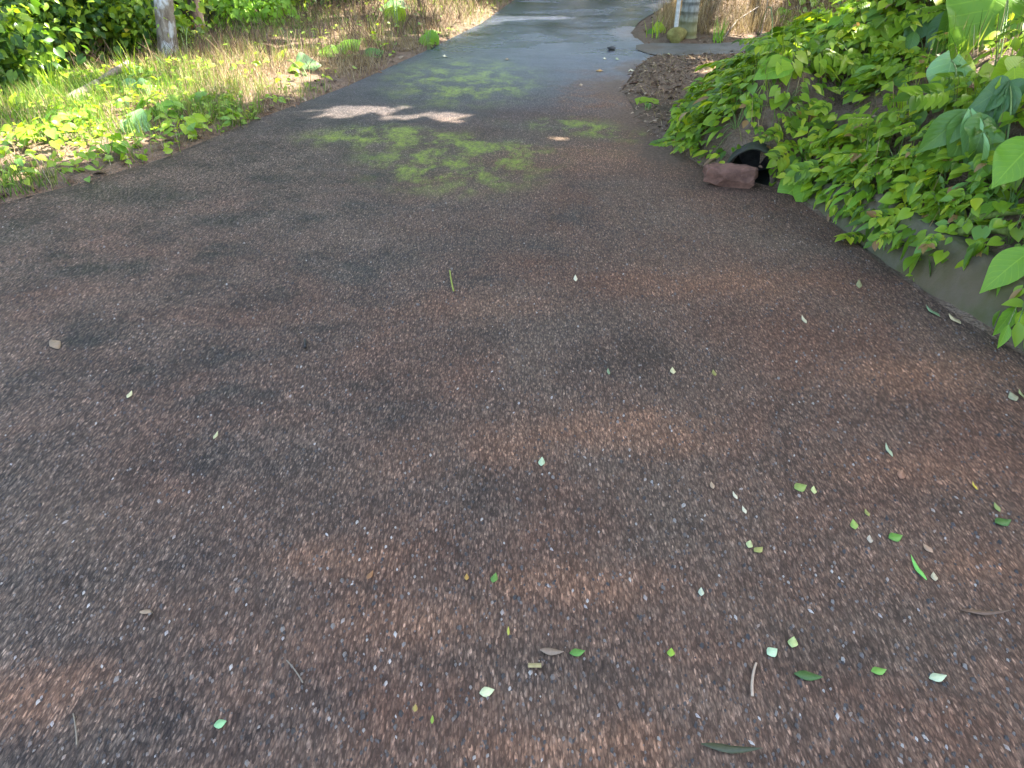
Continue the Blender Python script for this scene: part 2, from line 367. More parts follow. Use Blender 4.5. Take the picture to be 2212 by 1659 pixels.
G_DARK, G_MID, G_LITE, G_YEL, G_BLUE = (.046, .100, .009), (.135, .235, .013), (.230, .335, .026), (.32, .37, .022), (.085, .190, .110)
M = dict(
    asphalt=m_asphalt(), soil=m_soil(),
    drive=m_concrete('pale_concrete', (.15, .14, .12), (.06, .05, .03), .6),
    wall=m_concrete('mossy_concrete', (.125, .108, .066), (.060, .062, .016), .9),
    pipe=m_concrete('pipe_concrete', (.045, .042, .03), (.035, .045, .010), .9),
    cover=leaf_mat('creeper_leaves', [(0, G_DARK), (.35, G_MID), (.8, G_LITE), (.93, G_YEL), (.975, G_YEL), (.98, (.22, .12, .04)), (1, (.30, .19, .08))]),
    weed=leaf_mat('weed_leaves', [(0, G_MID), (.5, G_LITE), (.85, (.14, .27, .06)), (1, G_YEL)]),
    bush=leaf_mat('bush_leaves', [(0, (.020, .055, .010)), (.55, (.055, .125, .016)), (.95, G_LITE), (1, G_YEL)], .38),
    lit=leaf_mat('bright_green_leaf', [(0, (.130, .270, .022)), (1, (.190, .340, .035))], .4, .4, True),
    pale=leaf_mat('pale_bluish_leaf', [(0, (.150, .300, .105)), (1, (.20, .35, .13))], .34, .25, True, .4),
    mid=leaf_mat('mid_green_leaf', [(0, (.070, .150, .024)), (1, (.110, .210, .045))], .38, .3, True),
    deep=leaf_mat('grey_green_leaf', [(0, (.050, .110, .032)), (1, (.075, .150, .050))], .40, .25, True),
    yel=leaf_mat('yellow_green_leaf', [(0, (.22, .34, .015)), (1, (.28, .40, .02))], .45, .45, True),
    grass=leaf_mat('grass_blades', [(0, (.045, .110, .012)), (.6, (.105, .205, .025)), (1, (.22, .27, .05))], .5, .35),
    straw=m_island('dry_straw', [(0, (.10, .060, .028)), (.4, (.22, .148, .058)), (.8, (.36, .27, .11)), (1, (.50, .40, .25))], .7, .3, .2),
    brownstem=m_island('dead_brown_stems', [(0, (.030, .018, .010)), (.5, (.085, .050, .028)), (.85, (.17, .105, .058)), (1, (.32, .22, .12))], .75, .3, .1),
    tanlitter=m_island('tan_dead_leaves', [(0, (.075, .045, .026)), (.5, (.16, .100, .060)), (.85, (.26, .17, .105)), (1, (.42, .32, .21))], .75, .3, .12),
    litter=m_island('dead_leaves', [(0, (.040, .022, .012)), (.5, (.105, .058, .030)), (.85, (.20, .115, .060)), (1, (.34, .26, .16))], .75, .3, .12),
    grit=m_island('loose_grit', [(0, (.030, .025, .021)), (.5, (.070, .056, .045)), (.8, (.12, .095, .075)), (.96, (.18, .15, .12)), (1, (.30, .26, .21))], .7, .4),
    stem=m_plain('green_stem', (.075, .13, .025), (.15, .20, .05), .5),
    bstem=m_plain('brown_stem', (.05, .032, .018), (.12, .08, .045), .8),
    barkpale=m_bark('pale_bark', (.12, .085, .055), (.30, .25, .18), (.50, .50, .46)),
    barkdark=m_bark('dark_bark', (.020, .014, .010), (.06, .042, .028)),
    palm=m_ringed(),
    log=m_bark('grey_dead_wood', (.09, .07, .05), (.22, .18, .14)),
    mossbr=m_bark('mossy_branch', (.07, .095, .015), (.15, .19, .04)),
    rock=m_plain('red_rock', (.080, .038, .024), (.175, .086, .056), .8, 14, .8),
    mossrock=m_plain('moss_rock', (.11, .085, .02), (.22, .19, .05), .85, 18, .8),
    darkstone=m_plain('dark_stone', (.03, .028, .026), (.08, .075, .07), .7),
    crown=leaf_mat('tree_leaves', [(0, G_DARK), (.6, G_MID), (1, G_LITE)], .45, .3),
    stake=m_plain('weathered_stake', (.36, .33, .27), (.52, .50, .44), .6, 30, .3),
)
_litcol = {}
def m_flat(rgb):
    if rgb not in _litcol:
        t = NT('fallen_leaf_tint'); v = t.coords(); a = t.noise(v, 90, 4, .6)
        col = t.mix(t.ramp(a, [(.35, 0.0), (.7, 1.0)]), tuple(q * .72 for q in rgb), rgb)
        _litcol[rgb] = t.done(t.pbr(col, .55, None, .4))
    return _litcol[rgb]

# ------------------------------------------------------------------ SETTING
def axis(a, b, step, far):
    inner = np.arange(a, b + 1e-6, step); out = []; s = step; p = b
    while p < far: s *= 1.35; p += s; out.append(p)
    neg = []; s = step; p = a
    while p > -far: s *= 1.35; p -= s; neg.append(p)
    return np.array(neg[::-1] + list(inner) + out)
ax, ay = axis(-7, 6, .055, 400), axis(1.4, 13.5, .055, 400)
gx, gy = np.meshgrid(ax, ay); gz = H(gx, gy)
V = np.stack([gx.ravel(), gy.ravel(), gz.ravel()], 1); nx, ny = len(ax), len(ay)
ii, jj = np.meshgrid(np.arange(nx - 1), np.arange(ny - 1)); k = (jj * nx + ii).ravel()
Fc = np.stack([k, k + 1, k + 1 + nx, k + nx], 1)
cen = V[Fc].mean(1); rel = cen - PIPE_C; along = rel @ PIPE_D
rad = np.linalg.norm(rel - along[:, None] * PIPE_D, axis=1)
av = (V - PIPE_C) @ PIPE_D; rv = np.linalg.norm(V - PIPE_C - av[:, None] * PIPE_D, axis=1)
Fc = Fc[~((along < .10) & (along > -.5) & ((rv[Fc].max(1) < PIPE_R + .022) | (rad < PIPE_R - .03)))]        # the pipe's passage through the bank
tag(mesh_obj('ground', V, Fc, M['soil']), kind='structure')
def sheet(name, poly, z, mat):
    import bmesh
    bm = bmesh.new(); bm.faces.new([bm.verts.new((x, y, z)) for x, y in poly]); bmesh.ops.triangulate(bm, faces=bm.faces[:])
    for f in bm.faces:
        if f.normal.z < 0: f.normal_flip()
    me = bpy.data.meshes.new(name); bm.to_mesh(me); bm.free(); me.materials.append(mat)
    o = bpy.data.objects.new(name, me); C.objects.link(o); return o
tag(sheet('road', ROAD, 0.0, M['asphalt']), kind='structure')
tag(sheet('driveway', DRIVE, .006, M['drive']), kind='structure')

# low concrete kerb wall along the foot of the right bank
path = [(2.24, -3.0), (2.22, 0), (2.14, 1.5), (1.99, 2.41), (1.885, 2.79), (1.79, 3.25), (1.755, 3.59), (1.69, 3.95), (1.64, 4.25)]
pp = []
for a, b in zip(path[:-1], path[1:]):
    m = max(2, int(math.dist(a, b) / .08))
    pp += [(a[0] + (b[0] - a[0]) * i / m, a[1] + (b[1] - a[1]) * i / m) for i in range(m)]
pp.append(path[-1]); pp = np.array(pp)
tan = np.gradient(pp, axis=0); tan /= np.linalg.norm(tan, axis=1, keepdims=True); out = np.stack([tan[:, 1], -tan[:, 0]], 1)
prof = [(0.0, -.08), (.012, .02), (.05, .11), (.085, .185), (.10, .20), (.125, .207), (.19, .205), (.20, -.08)]
wv = []
for i, (p, o_) in enumerate(zip(pp, out)):
    fall = 1 - .45 * float(sstep(3.5, 4.2, p[1]))
    for a, z in prof:
        j = .012 * (vnoise(p[0] * 9 + a * 40, p[1] * 9, 4) - .5)
        wv.append((p[0] + o_[0] * (a + j), p[1] + o_[1] * (a + j), z * fall + (j if z > .1 else 0)))
n = len(prof); wf = [[i * n + q, i * n + q + 1, (i + 1) * n + q + 1, (i + 1) * n + q] for i in range(len(pp) - 1) for q in range(n - 1)]
wf += [list(range(n))[::-1], [(len(pp) - 1) * n + q for q in range(n)]]
tag(base_mesh('kerb_wall', wv, wf, M['wall'], (1.8, 3.2, 0)), 'low mossy grey concrete kerb wall edging the road under the leafy bank', 'kerb wall')

# drain pipe with its dark mouth
e1 = np.cross(PIPE_D, [0, 0, 1]); e1 /= np.linalg.norm(e1); e2 = np.array([0, 0, 1.0]); NS = 36
rings = [(PIPE_R + .020, -.5), (PIPE_R + .020, .01), (PIPE_R + .014, .025), (PIPE_R + .004, .025), (PIPE_R, .015), (PIPE_R, -.5)]
pv = []
for r_, a_ in rings:
    for q in range(NS):
        t_ = 2 * math.pi * q / NS; rr = r_ * (1 + .02 * math.sin(5 * t_ + a_ * 9))
        pv.append(PIPE_C + PIPE_D * a_ + rr * (math.cos(t_) * e1 + math.sin(t_) * e2))
pf = [[i * NS + q, i * NS + (q + 1) % NS, (i + 1) * NS + (q + 1) % NS, (i + 1) * NS + q] for i in range(5) for q in range(NS)]
pr = empty('drain_pipe', PIPE_C); tag(pr, 'dark round mouth of a mossy drain pipe under the right bank', 'pipe')
mesh_obj('pipe_shell', pv, pf, M['pipe'], pr)
mesh_obj('end_cap', [PIPE_C - PIPE_D * .5 + (PIPE_R + .02) * (math.cos(2 * math.pi * q / NS) * e1 + math.sin(2 * math.pi * q / NS) * e2) for q in range(NS)], [list(range(NS))], M['darkstone'], pr)

def rock(name, loc, size, mat, seed, rot=0, sub=3, rough=.28, squareness=.0, cut=(.62, .9)):
    import bmesh
    bm = bmesh.new(); bmesh.ops.create_icosphere(bm, subdivisions=sub, radius=1)
    v = np.array([q.co[:] for q in bm.verts]); f = [[q.index for q in p.verts] for p in bm.faces]; bm.free()
    if squareness:
        m = np.abs(v).max(1, keepdims=True); v = v * (1 - squareness) + v / m * squareness * .8
    r = np.random.default_rng(seed)
    for _ in range(9):
        d = r.normal(size=3); d /= np.linalg.norm(d); c = r.uniform(*cut); s = v @ d
        v = v - np.maximum(s - c, 0)[:, None] * d
    v = v * (1 + rough * (fbm(v[:, 0] * 2.2 + seed, v[:, 1] * 2.2 + v[:, 2] * 1.7, seed) - .5))[:, None]
    v = v * np.array(size); c, s = math.cos(rot), math.sin(rot)
    v = np.stack([v[:, 0] * c - v[:, 1] * s, v[:, 0] * s + v[:, 1] * c, v[:, 2]], 1) + np.array(loc)
    return base_mesh(name, v, f, mat, (loc[0], loc[1], loc[2] - size[2]), smooth=False)
rx, ry = g(1583, 404)
tag(rock('broken_rock', (rx - .02, ry + .03, .05), (.19, .075, .088), M['rock'], 5, -.14, 4, .34, .78, (.72, 1.0)), 'reddish brown oblong rock lying in front of the drain pipe mouth', 'rock')
q = g(1320, 108); tag(rock('dark_stone', (q[0], q[1], .018), (.055, .035, .020), M['darkstone'], 8, .3), 'small dark stone lying alone on the far road before the driveway', 'stone')

# ------------------------------------------------------------------ SUN
AZ, EL = R(62), R(54)
SUN = np.array([math.cos(EL) * math.sin(AZ), math.cos(EL) * math.cos(AZ), math.sin(EL)])

# ------------------------------------------------------------------ scatter of ground cover
def rand_dirs(n, z=0.0):
    a = RNG.uniform(0, 2 * math.pi, n); return np.stack([np.cos(a), np.sin(a), np.full(n, z)], 1)
def downhill(x, y):
    nn = hnorm(x, y); d = np.stack([nn[:, 0], nn[:, 1], np.zeros(len(x))], 1); return d, nn
def stuff(name, parts, mat, label=None, cat=None):
    vs = []; fs = []; us = []; o = 0; 
    for v, f, u in parts: vs.append(v); us.append(u); fs.append((f, o)); o += len(v)
    faces = [q for f, o_ in fs for q in (f + o_).tolist()]
    return tag(mesh_obj(name, np.concatenate(vs), faces, mat, uv=np.concatenate(us)), label, cat, kind='stuff')
def pipe_clear(x, y, z, r=.24):
    """False right in front of and over the pipe mouth"""
    q = np.stack([x, y, z], 1) - (PIPE_C + PIPE_D * .22); return (np.linalg.norm(q * np.array([1, .8, 1.0]), axis=1) > r * .95) | (z > .19)

# right bank creeper
n = 44000; x = RNG.uniform(1.1, 5.2, n); y = RNG.uniform(1.6, 8.4, n); e = sdist(BANK, x, y)
dens = fbm(x * 2.3, y * 2.3, 41); keep = (e > -.03) & (RNG.uniform(0, 1, n) < sstep(.37, .57, dens) * .68 + .11 * (e > .1))
bare = np.exp(-(((x - 2.55) / .35) ** 2 + ((y - 3.35) / .35) ** 2)) + np.exp(-(((x - 1.75) / .26) ** 2 + ((y - 4.75) / .22) ** 2)) + np.exp(-(((x - 1.4) / .2) ** 2 + ((y - 4.7) / .18) ** 2))
keep &= RNG.uniform(0, 1, n) > bare * .8
x, y, e = x[keep], y[keep], e[keep]; dn, nn = downhill(x, y); h = H(x, y)
lift = RNG.uniform(.0, 1, len(x)) ** 1.3 * (.05 + .20 * fbm(x * 1.6, y * 1.6, 44))
pos = np.stack([x, y, h], 1) + nn * lift[:, None] * .6 + np.array([0, 0, 1]) * lift[:, None] * .7
ok = pipe_clear(pos[:, 0], pos[:, 1], pos[:, 2]); pos, dn, nn = pos[ok], dn[ok], nn[ok]; m = len(pos)
tip = dn * 1.6 + rand_dirs(m) * .75 + np.array([0, -.15, -.28]) + RNG.normal(0, .15, (m, 3))
nor = nn * .8 + np.array([0, -.15, .45]) + RNG.normal(0, .33, (m, 3)); sz = RNG.uniform(.024, .070, m) * (1 + .5 * (RNG.uniform(0, 1, m) > .9)) * (1 + .35 * sstep(5.0, 6.2, pos[:, 1]))
hf = RNG.uniform(0, 1, m); A = hf < .40; B = (hf >= .40) & (hf < .74); D = (hf >= .74) & (hf < .87); E_ = hf >= .87
stuff('creeper_cover', [place(T_PINN, pos[E_], tip[E_], nor[E_], sz[E_] * 2.4), place(T_HEART, pos[A], tip[A], nor[A], sz[A] * 1.05), place(T_OVAL, pos[B], tip[B], nor[B], sz[B] * 1.2), place(T_LANCE, pos[D], tip[D], nor[D], sz[D] * 1.9)],
      M['cover'], 'small leaved green creeper covering the right bank', 'creeper')

k_ = RNG.integers(40, len(pp), 900); o_ = out[k_]; a_ = RNG.uniform(-.03, .16, 900); z_ = np.where(a_ > .09, .215 + .03 * RNG.uniform(0, 1, 900), .20 - (.10 - a_) * 1.3) * (1 - .45 * sstep(3.5, 4.2, pp[k_, 1]))
hang = (fbm(pp[k_, 1] * 3.1, pp[k_, 1] * 0 + 3, 55) > .47) & (RNG.uniform(0, 1, 900) < np.where(a_ > .06, .85, .16 + .3 * (pp[k_, 1] > 3.1))) & (z_ > .06)
pos = np.stack([pp[k_, 0] + o_[:, 0] * (a_ - .012), pp[k_, 1] + o_[:, 1] * (a_ - .012), z_ + .01], 1)[hang]; o_ = o_[hang]; m = len(pos)
tip = np.concatenate([-o_ * .5, np.full((m, 1), -1.0)], 1) + RNG.normal(0, .28, (m, 3)); nor = np.concatenate([-o_ * 1.0, np.full((m, 1), .5)], 1) + RNG.normal(0, .25, (m, 3)); A = RNG.uniform(0, 1, m) < .6
stuff('trailing_creeper', [place(T_HEART, pos[A], tip[A], nor[A], RNG.uniform(.03, .07, A.sum())), place(T_LANCE, pos[~A], tip[~A], nor[~A], RNG.uniform(.06, .14, (~A).sum()))], M['cover'], 'creeper leaves trailing over the face of the kerb wall', 'creeper')

# thin upright stalks and grass on the bank
n = 9000; x = RNG.uniform(1.3, 4.2, n); y = RNG.uniform(2.0, 7.4, n); e = sdist(BANK, x, y); k_ = (e > .02) & (RNG.uniform(0, 1, n) < .55 * sstep(.36, .6, fbm(x * 2, y * 2, 47))); x, y = x[k_], y[k_]; m = len(x)
tip = np.array([-.15, -.05, 1.0]) + rand_dirs(m) * RNG.uniform(.03, .45, m)[:, None]; sz = RNG.uniform(.10, .30, m); pos = np.stack([x, y, H(x, y) - .005], 1); A = RNG.uniform(0, 1, m) < .6
ok = pipe_clear(pos[:, 0], pos[:, 1], pos[:, 2], .3); G_ = A & ok; S_ = ~A & ok
stuff('bank_grass', [place(T_BLADE, pos[G_], tip[G_], rand_dirs(G_.sum(), .2), sz[G_], .16 / sz[G_])], M['grass'], 'thin green grass stalks rising through the creeper on the right bank', 'grass')
stuff('dry_stalks', [place(T_STRAW, pos[S_], tip[S_], rand_dirs(S_.sum(), .2), sz[S_] * .9, .20 / sz[S_])], M['straw'], 'dry straw stalks among the creeper on the right bank', 'dry stalks')

# dead leaves and dry bits on the soil
n = 26000; x = RNG.uniform(-6.5, 6, n); y = RNG.uniform(1.8, 14, n); d = -sdist(ROAD, x, y); e = sdist(BANK, x, y); dr = -sdist(DRIVE, x, y)
w = np.where(x > .7, np.where(e > 0, .30, .8), np.where(d < .3, .9, .45)) * sstep(-.05, .1, d + .08 * (RNG.uniform(0, 1, n) - .5)) * (dr > 0)
apron = (x > .8) & (d > .06) & (e < 0) & (y > 5) & (y < 8.3); w = np.where(apron, .75, np.where((x > .8) & (e < 0) & (d < .1), .05 * (d > 0), w))
k_ = RNG.uniform(0, 1, n) < w; x, y = x[k_], y[k_]; m = len(x); nn = hnorm(x, y)
pos = np.stack([x, y, np.maximum(H(x, y), .003)], 1) + nn * RNG.uniform(.002, .02, m)[:, None]
ok = pipe_clear(pos[:, 0], pos[:, 1], pos[:, 2], .16); pos, nn = pos[ok], nn[ok]; m = len(pos)
tip = rand_dirs(m) + RNG.normal(0, .15, (m, 3)); nor = nn + RNG.normal(0, .35, (m, 3)); hf = RNG.uniform(0, 1, m); A = hf < .6; B = ~A
stuff('leaf_litter', [place(T_OVAL, pos[A], tip[A], nor[A], RNG.uniform(.02, .06, A.sum())), place(T_LANCE, pos[B], tip[B], nor[B], RNG.uniform(.03, .10, B.sum()))],
      M['litter'], 'brown dead leaves scattered over the bare soil', 'leaf litter')

# left verge: grass, straw and low broad weeds
def verge(n, x0, x1, y0, y1):
    x = RNG.uniform(x0, x1, n); y = RNG.uniform(y0, y1, n); return x, y, -sdist(ROAD, x, y)
def blades(tpl, x, y, hmin, hmax, lean, wid):
    m = len(x); h = H(x, y); pos = np.stack([x, y, h - .004], 1)
    tip = np.array([0, 0, 1.0]) + rand_dirs(m) * RNG.uniform(.05, lean, m)[:, None]; nor = rand_dirs(m, .2)
    s = RNG.uniform(hmin, hmax, m); return place(tpl, pos, tip, nor, s, wid * .12 / s)
x, y, d = verge(150000, -7, .6, 2.6, 14); leftw = sstep(-.04, .07, d + .1 * (fbm(x * 4, y * 4, 71) - .5)) * (x < .9)
near = sstep(7.6, 5.6, y + .5 * (x + 2.5)); patch = fbm(x * 2.1, y * 2.1, 61)
kg = RNG.uniform(0, 1, len(x)) < leftw * (.14 + .95 * near) * sstep(.36, .58, patch) * sstep(3.2, 1.6, d)
parts = [blades(T_BLADE, x[kg], y[kg], .06, .21, .5, .9)]
stuff('green_grass', parts, M['grass'], 'short green grass growing along the left verge', 'grass')
p2 = fbm(x * 1.7 + 9, y * 1.7, 62); ks = RNG.uniform(0, 1, len(x)) < leftw * (.22 + .62 * sstep(5.0, 6.6, y)) * sstep(.28, .50, p2) * sstep(3.0, 1.4, d) * (1 - .55 * sstep(8, 10, y))
x2, y2, d2 = verge(30000, 1.5, 6.5, 9.2, 12.8); ks2 = (sdist(SLOPE, x2, y2) > -.15) & (-sdist(DRIVE, x2, y2) > .05) & (d2 > .05) & (RNG.uniform(0, 1, len(x2)) < .75)
x3, y3, d3 = verge(5000, .9, 2.6, 5.2, 8.3); ks3 = (sdist(BANK, x3, y3) < 0) & (d3 > .05) & (RNG.uniform(0, 1, len(x3)) < .16)
stuff('dry_grass', [blades(T_STRAW, x[ks], y[ks], .05, .18, .9, 1.1), blades(T_STRAW, x2[ks2], y2[ks2], .08, .32, .7, 1.6), blades(T_STRAW, x3[ks3], y3[ks3], .04, .10, 1.6, 1.3)],
      M['straw'], 'dry straw coloured grass on the verges', 'dry grass')
x4, y4, d4 = verge(26000, -6, .6, 7.2, 13.6); ks4 = (d4 > .15) & (x4 < .7) & (RNG.uniform(0, 1, len(x4)) < .5 * sstep(7.6, 9.0, y4 - .25 * x4) * sstep(.30, .5, fbm(x4 * 1.9, y4 * 1.9, 66)))
stuff('brown_stems', [blades(T_STRAW, x4[ks4], y4[ks4], .08, .34, 1.2, 1.9)], M['brownstem'], 'dark brown dead stems standing on the far left verge', 'dead stems')
kw = RNG.uniform(0, 1, len(x)) < leftw * (.015 + .20 * near) * sstep(.33, .55, fbm(x * 2.6, y * 2.6, 65)) * sstep(3.0, 1.7, d)
x, y = x[kw], y[kw]; m = len(x); nn = hnorm(x, y); lf = RNG.uniform(.01, .11, m)
pos = np.stack([x, y, H(x, y) + lf], 1); tip = rand_dirs(m, -.1) + RNG.normal(0, .2, (m, 3)); nor = nn + RNG.normal(0, .35, (m, 3)) + np.array([0, -.2, 0])
hf = RNG.uniform(0, 1, m); A = hf < .5; B = ~A
x5, y5, d5 = verge(3800, .9, 2.5, 4.9, 8.4); k5 = (sdist(BANK, x5, y5) < .08) & (d5 > -.02) & (-sdist(DRIVE, x5, y5) > 0); x5, y5 = x5[k5], y5[k5]; m5 = len(x5); A5 = RNG.uniform(0, 1, m5) < .5
p5 = np.stack([x5, y5, np.maximum(H(x5, y5), .003) + RNG.uniform(.002, .02, m5)], 1); t5 = rand_dirs(m5) + RNG.normal(0, .15, (m5, 3)); n5 = hnorm(x5, y5) + RNG.normal(0, .35, (m5, 3))
stuff('apron_litter', [place(T_OVAL, p5[A5], t5[A5], n5[A5], RNG.uniform(.010, .034, A5.sum())), place(T_LANCE, p5[~A5], t5[~A5], n5[~A5], RNG.uniform(.02, .06, (~A5).sum()))], M['tanlitter'], 'tan dead leaves covering the soil apron before the driveway', 'leaf litter')
stuff('low_weeds', [place(T_HEART, pos[A], tip[A], nor[A], RNG.uniform(.025, .065, A.sum())), place(T_OVAL, pos[B], tip[B], nor[B], RNG.uniform(.03, .075, B.sum()))],
      M['weed'], 'low broad leaved weeds growing among the verge grass', 'weeds')

# loose grit on the asphalt
n = 15000; y = .55 + 3.6 * RNG.uniform(0, 1, n) ** 1.5; x = RNG.uniform(-1, 1, n) * (1.1 + .72 * y); ok = sdist(ROAD, x, y) > .03; x, y = x[ok], y[ok]; m = len(x)
oct_ = np.array([(1, 0, 0), (0, 1, 0), (-1, 0, 0), (0, -1, 0), (0, 0, .75), (.5, .5, .5), (-.5, .4, .55)])
of = np.array([(0, 5, 4), (5, 1, 4), (1, 6, 4), (6, 2, 4), (2, 3, 4), (3, 0, 4), (0, 1, 5), (1, 2, 6)])
s = RNG.uniform(.0022, .0054, m) * (1 + .5 * (RNG.uniform(0, 1, m) > .93)); nor = np.tile([0, 0, 1.0], (m, 1)) + RNG.normal(0, .15, (m, 3))
tpl = (oct_, of, oct_[:, :2]); pv, pf, pu = place(tpl, np.stack([x, y, np.full(m, -.0005)], 1), np.stack([RNG.normal(0, .25, m), np.ones(m), np.zeros(m)], 1), nor, s * 1.35, .62)
tag(mesh_obj('grit', pv, pf, M['grit'], smooth=False), 'loose grey and pale grit bedded in the dark asphalt', 'grit', kind='stuff')

# ------------------------------------------------------------------ individual plants
def cam_right(): return np.array([1.0, 0, 0])
CAMUP = np.array([0, math.sin(PITCH), math.cos(PITCH)]); TOCAM = np.array([0, -math.cos(PITCH), math.sin(PITCH)])
def img_leaf(tpl, u, v, len_px, ang, lift, up=.5, widen=1.0):
    """a blade centred where the sight line u,v passes lift metres before the ground; ang: tip direction as a clock angle, 180 = hanging down"""
    q, t = hit(u, v, lift); L = len_px / F * t
    a = R(ang); T = math.sin(a) * cam_right() + math.cos(a) * CAMUP + .12 * RNG.normal(size=3)
    N = TOCAM * (1 - up) + np.array([0, 0, 1.0]) * up + .15 * RNG.normal(size=3)
    Tn = T / np.linalg.norm(T); base = q - Tn * L * .5
    vv = place(tpl, base, T, N, L * 1.08, widen); return base, vv, L
def plant(name, label, cat, root_uv, leaves, mat, group=None, stemmat='stem', sr=.004):
    """leaves: (template, u, v, length px, angle, lift[, material, widen])"""
    q, t = hit(*root_uv); o = empty(name, q); tag(o, label, cat, group); sv = []
    for lf in leaves:
        tpl, u, v, L, a, li = lf[:6]; mt = lf[6] if len(lf) > 6 and lf[6] else mat; wd = lf[7] if len(lf) > 7 else 1.0
        base, (pv, pf, pu), Lm = img_leaf(tpl, u, v, L, a, li, widen=wd)
        mesh_obj('leaf', pv, pf, M[mt], o, uv=pu)
        b = np.array([q[0] + RNG.normal(0, .01), q[1] + RNG.normal(0, .01), q[2] - .01]); midp = (b + base) / 2 + np.array([0, 0, .35 * np.linalg.norm(base - b)])
        if np.linalg.norm(base - b) > .03: sv.append(tube(bez(b, midp, base, 8), np.linspace(sr, sr * .6, 8), 5))
    if sv: mesh_obj('stem', *join(sv), M[stemmat], o)
    return o
GB = 'large leaved plants on the right bank'
plant('broadleaf_plant', 'huge pointed green leaf with yellow edge in the top right corner', 'plant', (2150, 170), [(T_HEART_BIG, 2125, 55, 190, 215, .35, 'lit'), (T_HEART_BIG, 2185, 20, 150, 170, .25, 'lit')], 'lit', GB, sr=.004)
plant('broadleaf_plant', 'rounded pale bluish green leaf below the huge pointed leaf', 'plant', (2060, 270), [(T_HEART_BIG, 2045, 182, 105, 195, .24, 'pale', .9), (T_OVAL, 2080, 150, 90, 25, .25, 'yel', 1.0)], 'pale', GB, sr=.006)
plant('broadleaf_plant', 'vivid yellow green three lobed leaf at the right edge', 'plant', (2200, 250), [(T_OVAL, 2185, 150, 72, 260, .42, 'yel', 1.7), (T_OVAL, 2204, 145, 72, 20, .43, 'yel', 1.7), (T_OVAL, 2194, 190, 90, 175, .42, 'yel', 1.6)], 'yel', GB, sr=.006)
plant('palmate_plant', 'dark grey green drooping hand shaped leaf right of the rounded pale leaf', 'plant', (2160, 350), [(T_PALM, 2165, 240, 120, 184, .30, 'deep', .5), (T_BIGLANCE, 2120, 245, 105, 195, .28, 'mid', .8)], 'deep', GB, sr=.006)
plant('palmate_plant', 'three part green leaf hanging from a tall pale stalk', 'plant', (2085, 420), [(T_TRI, 2080, 292, 100, 180, .30, 'mid', 1.2), (T_BIGLANCE, 2098, 290, 105, 172, .33, 'pale', .7)], 'mid', GB, sr=.005)
plant('broadleaf_plant', 'pale oval leaf beside a rolled white green leaf under the hand shaped leaf', 'plant', (2130, 390), [(T_HEART_BIG, 2120, 300, 90, 200, .28, 'mid'), (T_LANCE, 2130, 330, 90, 178, .34, 'pale', .8), (T_HEART, 2145, 345, 70, 165, .2, 'mid')], 'mid', GB, sr=.005)
plant('broadleaf_plant', 'bright curled leaf cut by the right edge halfway up the bank', 'plant', (2212, 420), [(T_HEART_BIG, 2190, 350, 100, 235, .32, 'lit')], 'lit', GB, sr=.006)
plant('broadleaf_plant', 'arched light green leaf with ragged lower edge over bare soil', 'plant', (2050, 400), [(T_BIGLANCE, 2012, 335, 90, 235, .22, 'lit', .9), (T_OVAL, 2040, 318, 50, 120, .22, 'lit')], 'lit', GB)
plant('broadleaf_plant', 'dark grey green leaf high on the bank near its top edge', 'plant', (2000, 120), [(T_HEART_BIG, 1983, 55, 70, 215, .18, 'deep'), (T_BIGLANCE, 2030, 60, 80, 205, .2, 'deep'), (T_OVAL, 1970, 90, 45, 190, .15, 'mid')], 'deep', GB)
plant('broadleaf_plant', 'light grey green leaf with folded tip left of the huge pointed leaf', 'plant', (2060, 120), [(T_BIGLANCE, 2062, 55, 105, 210, .25, 'mid', 1.1)], 'mid', GB)
plant('broadleaf_plant', 'squarish yellow green leaves between the pale leaf and the three lobed leaf', 'plant', (2140, 240), [(T_OVAL, 2140, 160, 55, 80, .35, 'yel', 1.6), (T_OVAL, 2120, 220, 40, 170, .3, 'yel', 1.2), (T_HEART, 2100, 270, 30, 180, .25, 'yel')], 'yel', GB)
plant('stalked_weed', 'two cupped leaves on tall bare stalks above the drain pipe', 'weed', (1802, 360), [(T_HEART, 1772, 268, 48, 285, .10, 'mid', 1.2), (T_BIGLANCE, 1826, 283, 62, 260, .12, 'lit', 1.0), (T_OVAL, 1858, 300, 40, 230, .1, 'mid')], 'mid', GB, sr=.0035)
plant('broadleaf_plant', 'pale green leaf cluster low against the drain pipe and the kerb wall', 'weed', (1722, 432), [(T_HEART, 1705, 415, 60, 235, .08, 'lit', 1.1), (T_HEART, 1735, 425, 46, 190, .08, 'lit'), (T_OVAL, 1742, 400, 40, 30, .08, 'weed')], 'lit', GB)
plant('hanging_weed', 'cluster of long drooping leaves hanging over the kerb wall face', 'weed', (1905, 470), [(T_BIGLANCE, 1890, 505, 75, 190, .10, 'mid', .9), (T_BIGLANCE, 1905, 515, 85, 178, .12, 'mid', .9), (T_BIGLANCE, 1922, 505, 75, 165, .10, 'lit', .9), (T_OVAL, 1875, 485, 40, 200, .08, 'lit')], 'mid', GB)
plant('hanging_weed', 'slender pale leaf hanging alone low on the kerb wall', 'weed', (1950, 500), [(T_LANCE, 1918, 525, 52, 185, .13, 'pale', 1.2), (T_LANCE, 1965, 535, 55, 175, .12, 'weed', 1.2)], 'pale', GB)
plant('hanging_weed', 'pair of yellowish lance leaves hanging down the middle of the kerb wall', 'weed', (1985, 560), [(T_BIGLANCE, 1965, 540, 62, 195, .12, 'lit', .8), (T_BIGLANCE, 1985, 570, 75, 182, .12, 'weed', .8), (T_HEART, 2015, 590, 45, 170, .1, 'mid'), (T_OVAL, 2030, 575, 40, 190, .1, 'lit')], 'lit', GB)
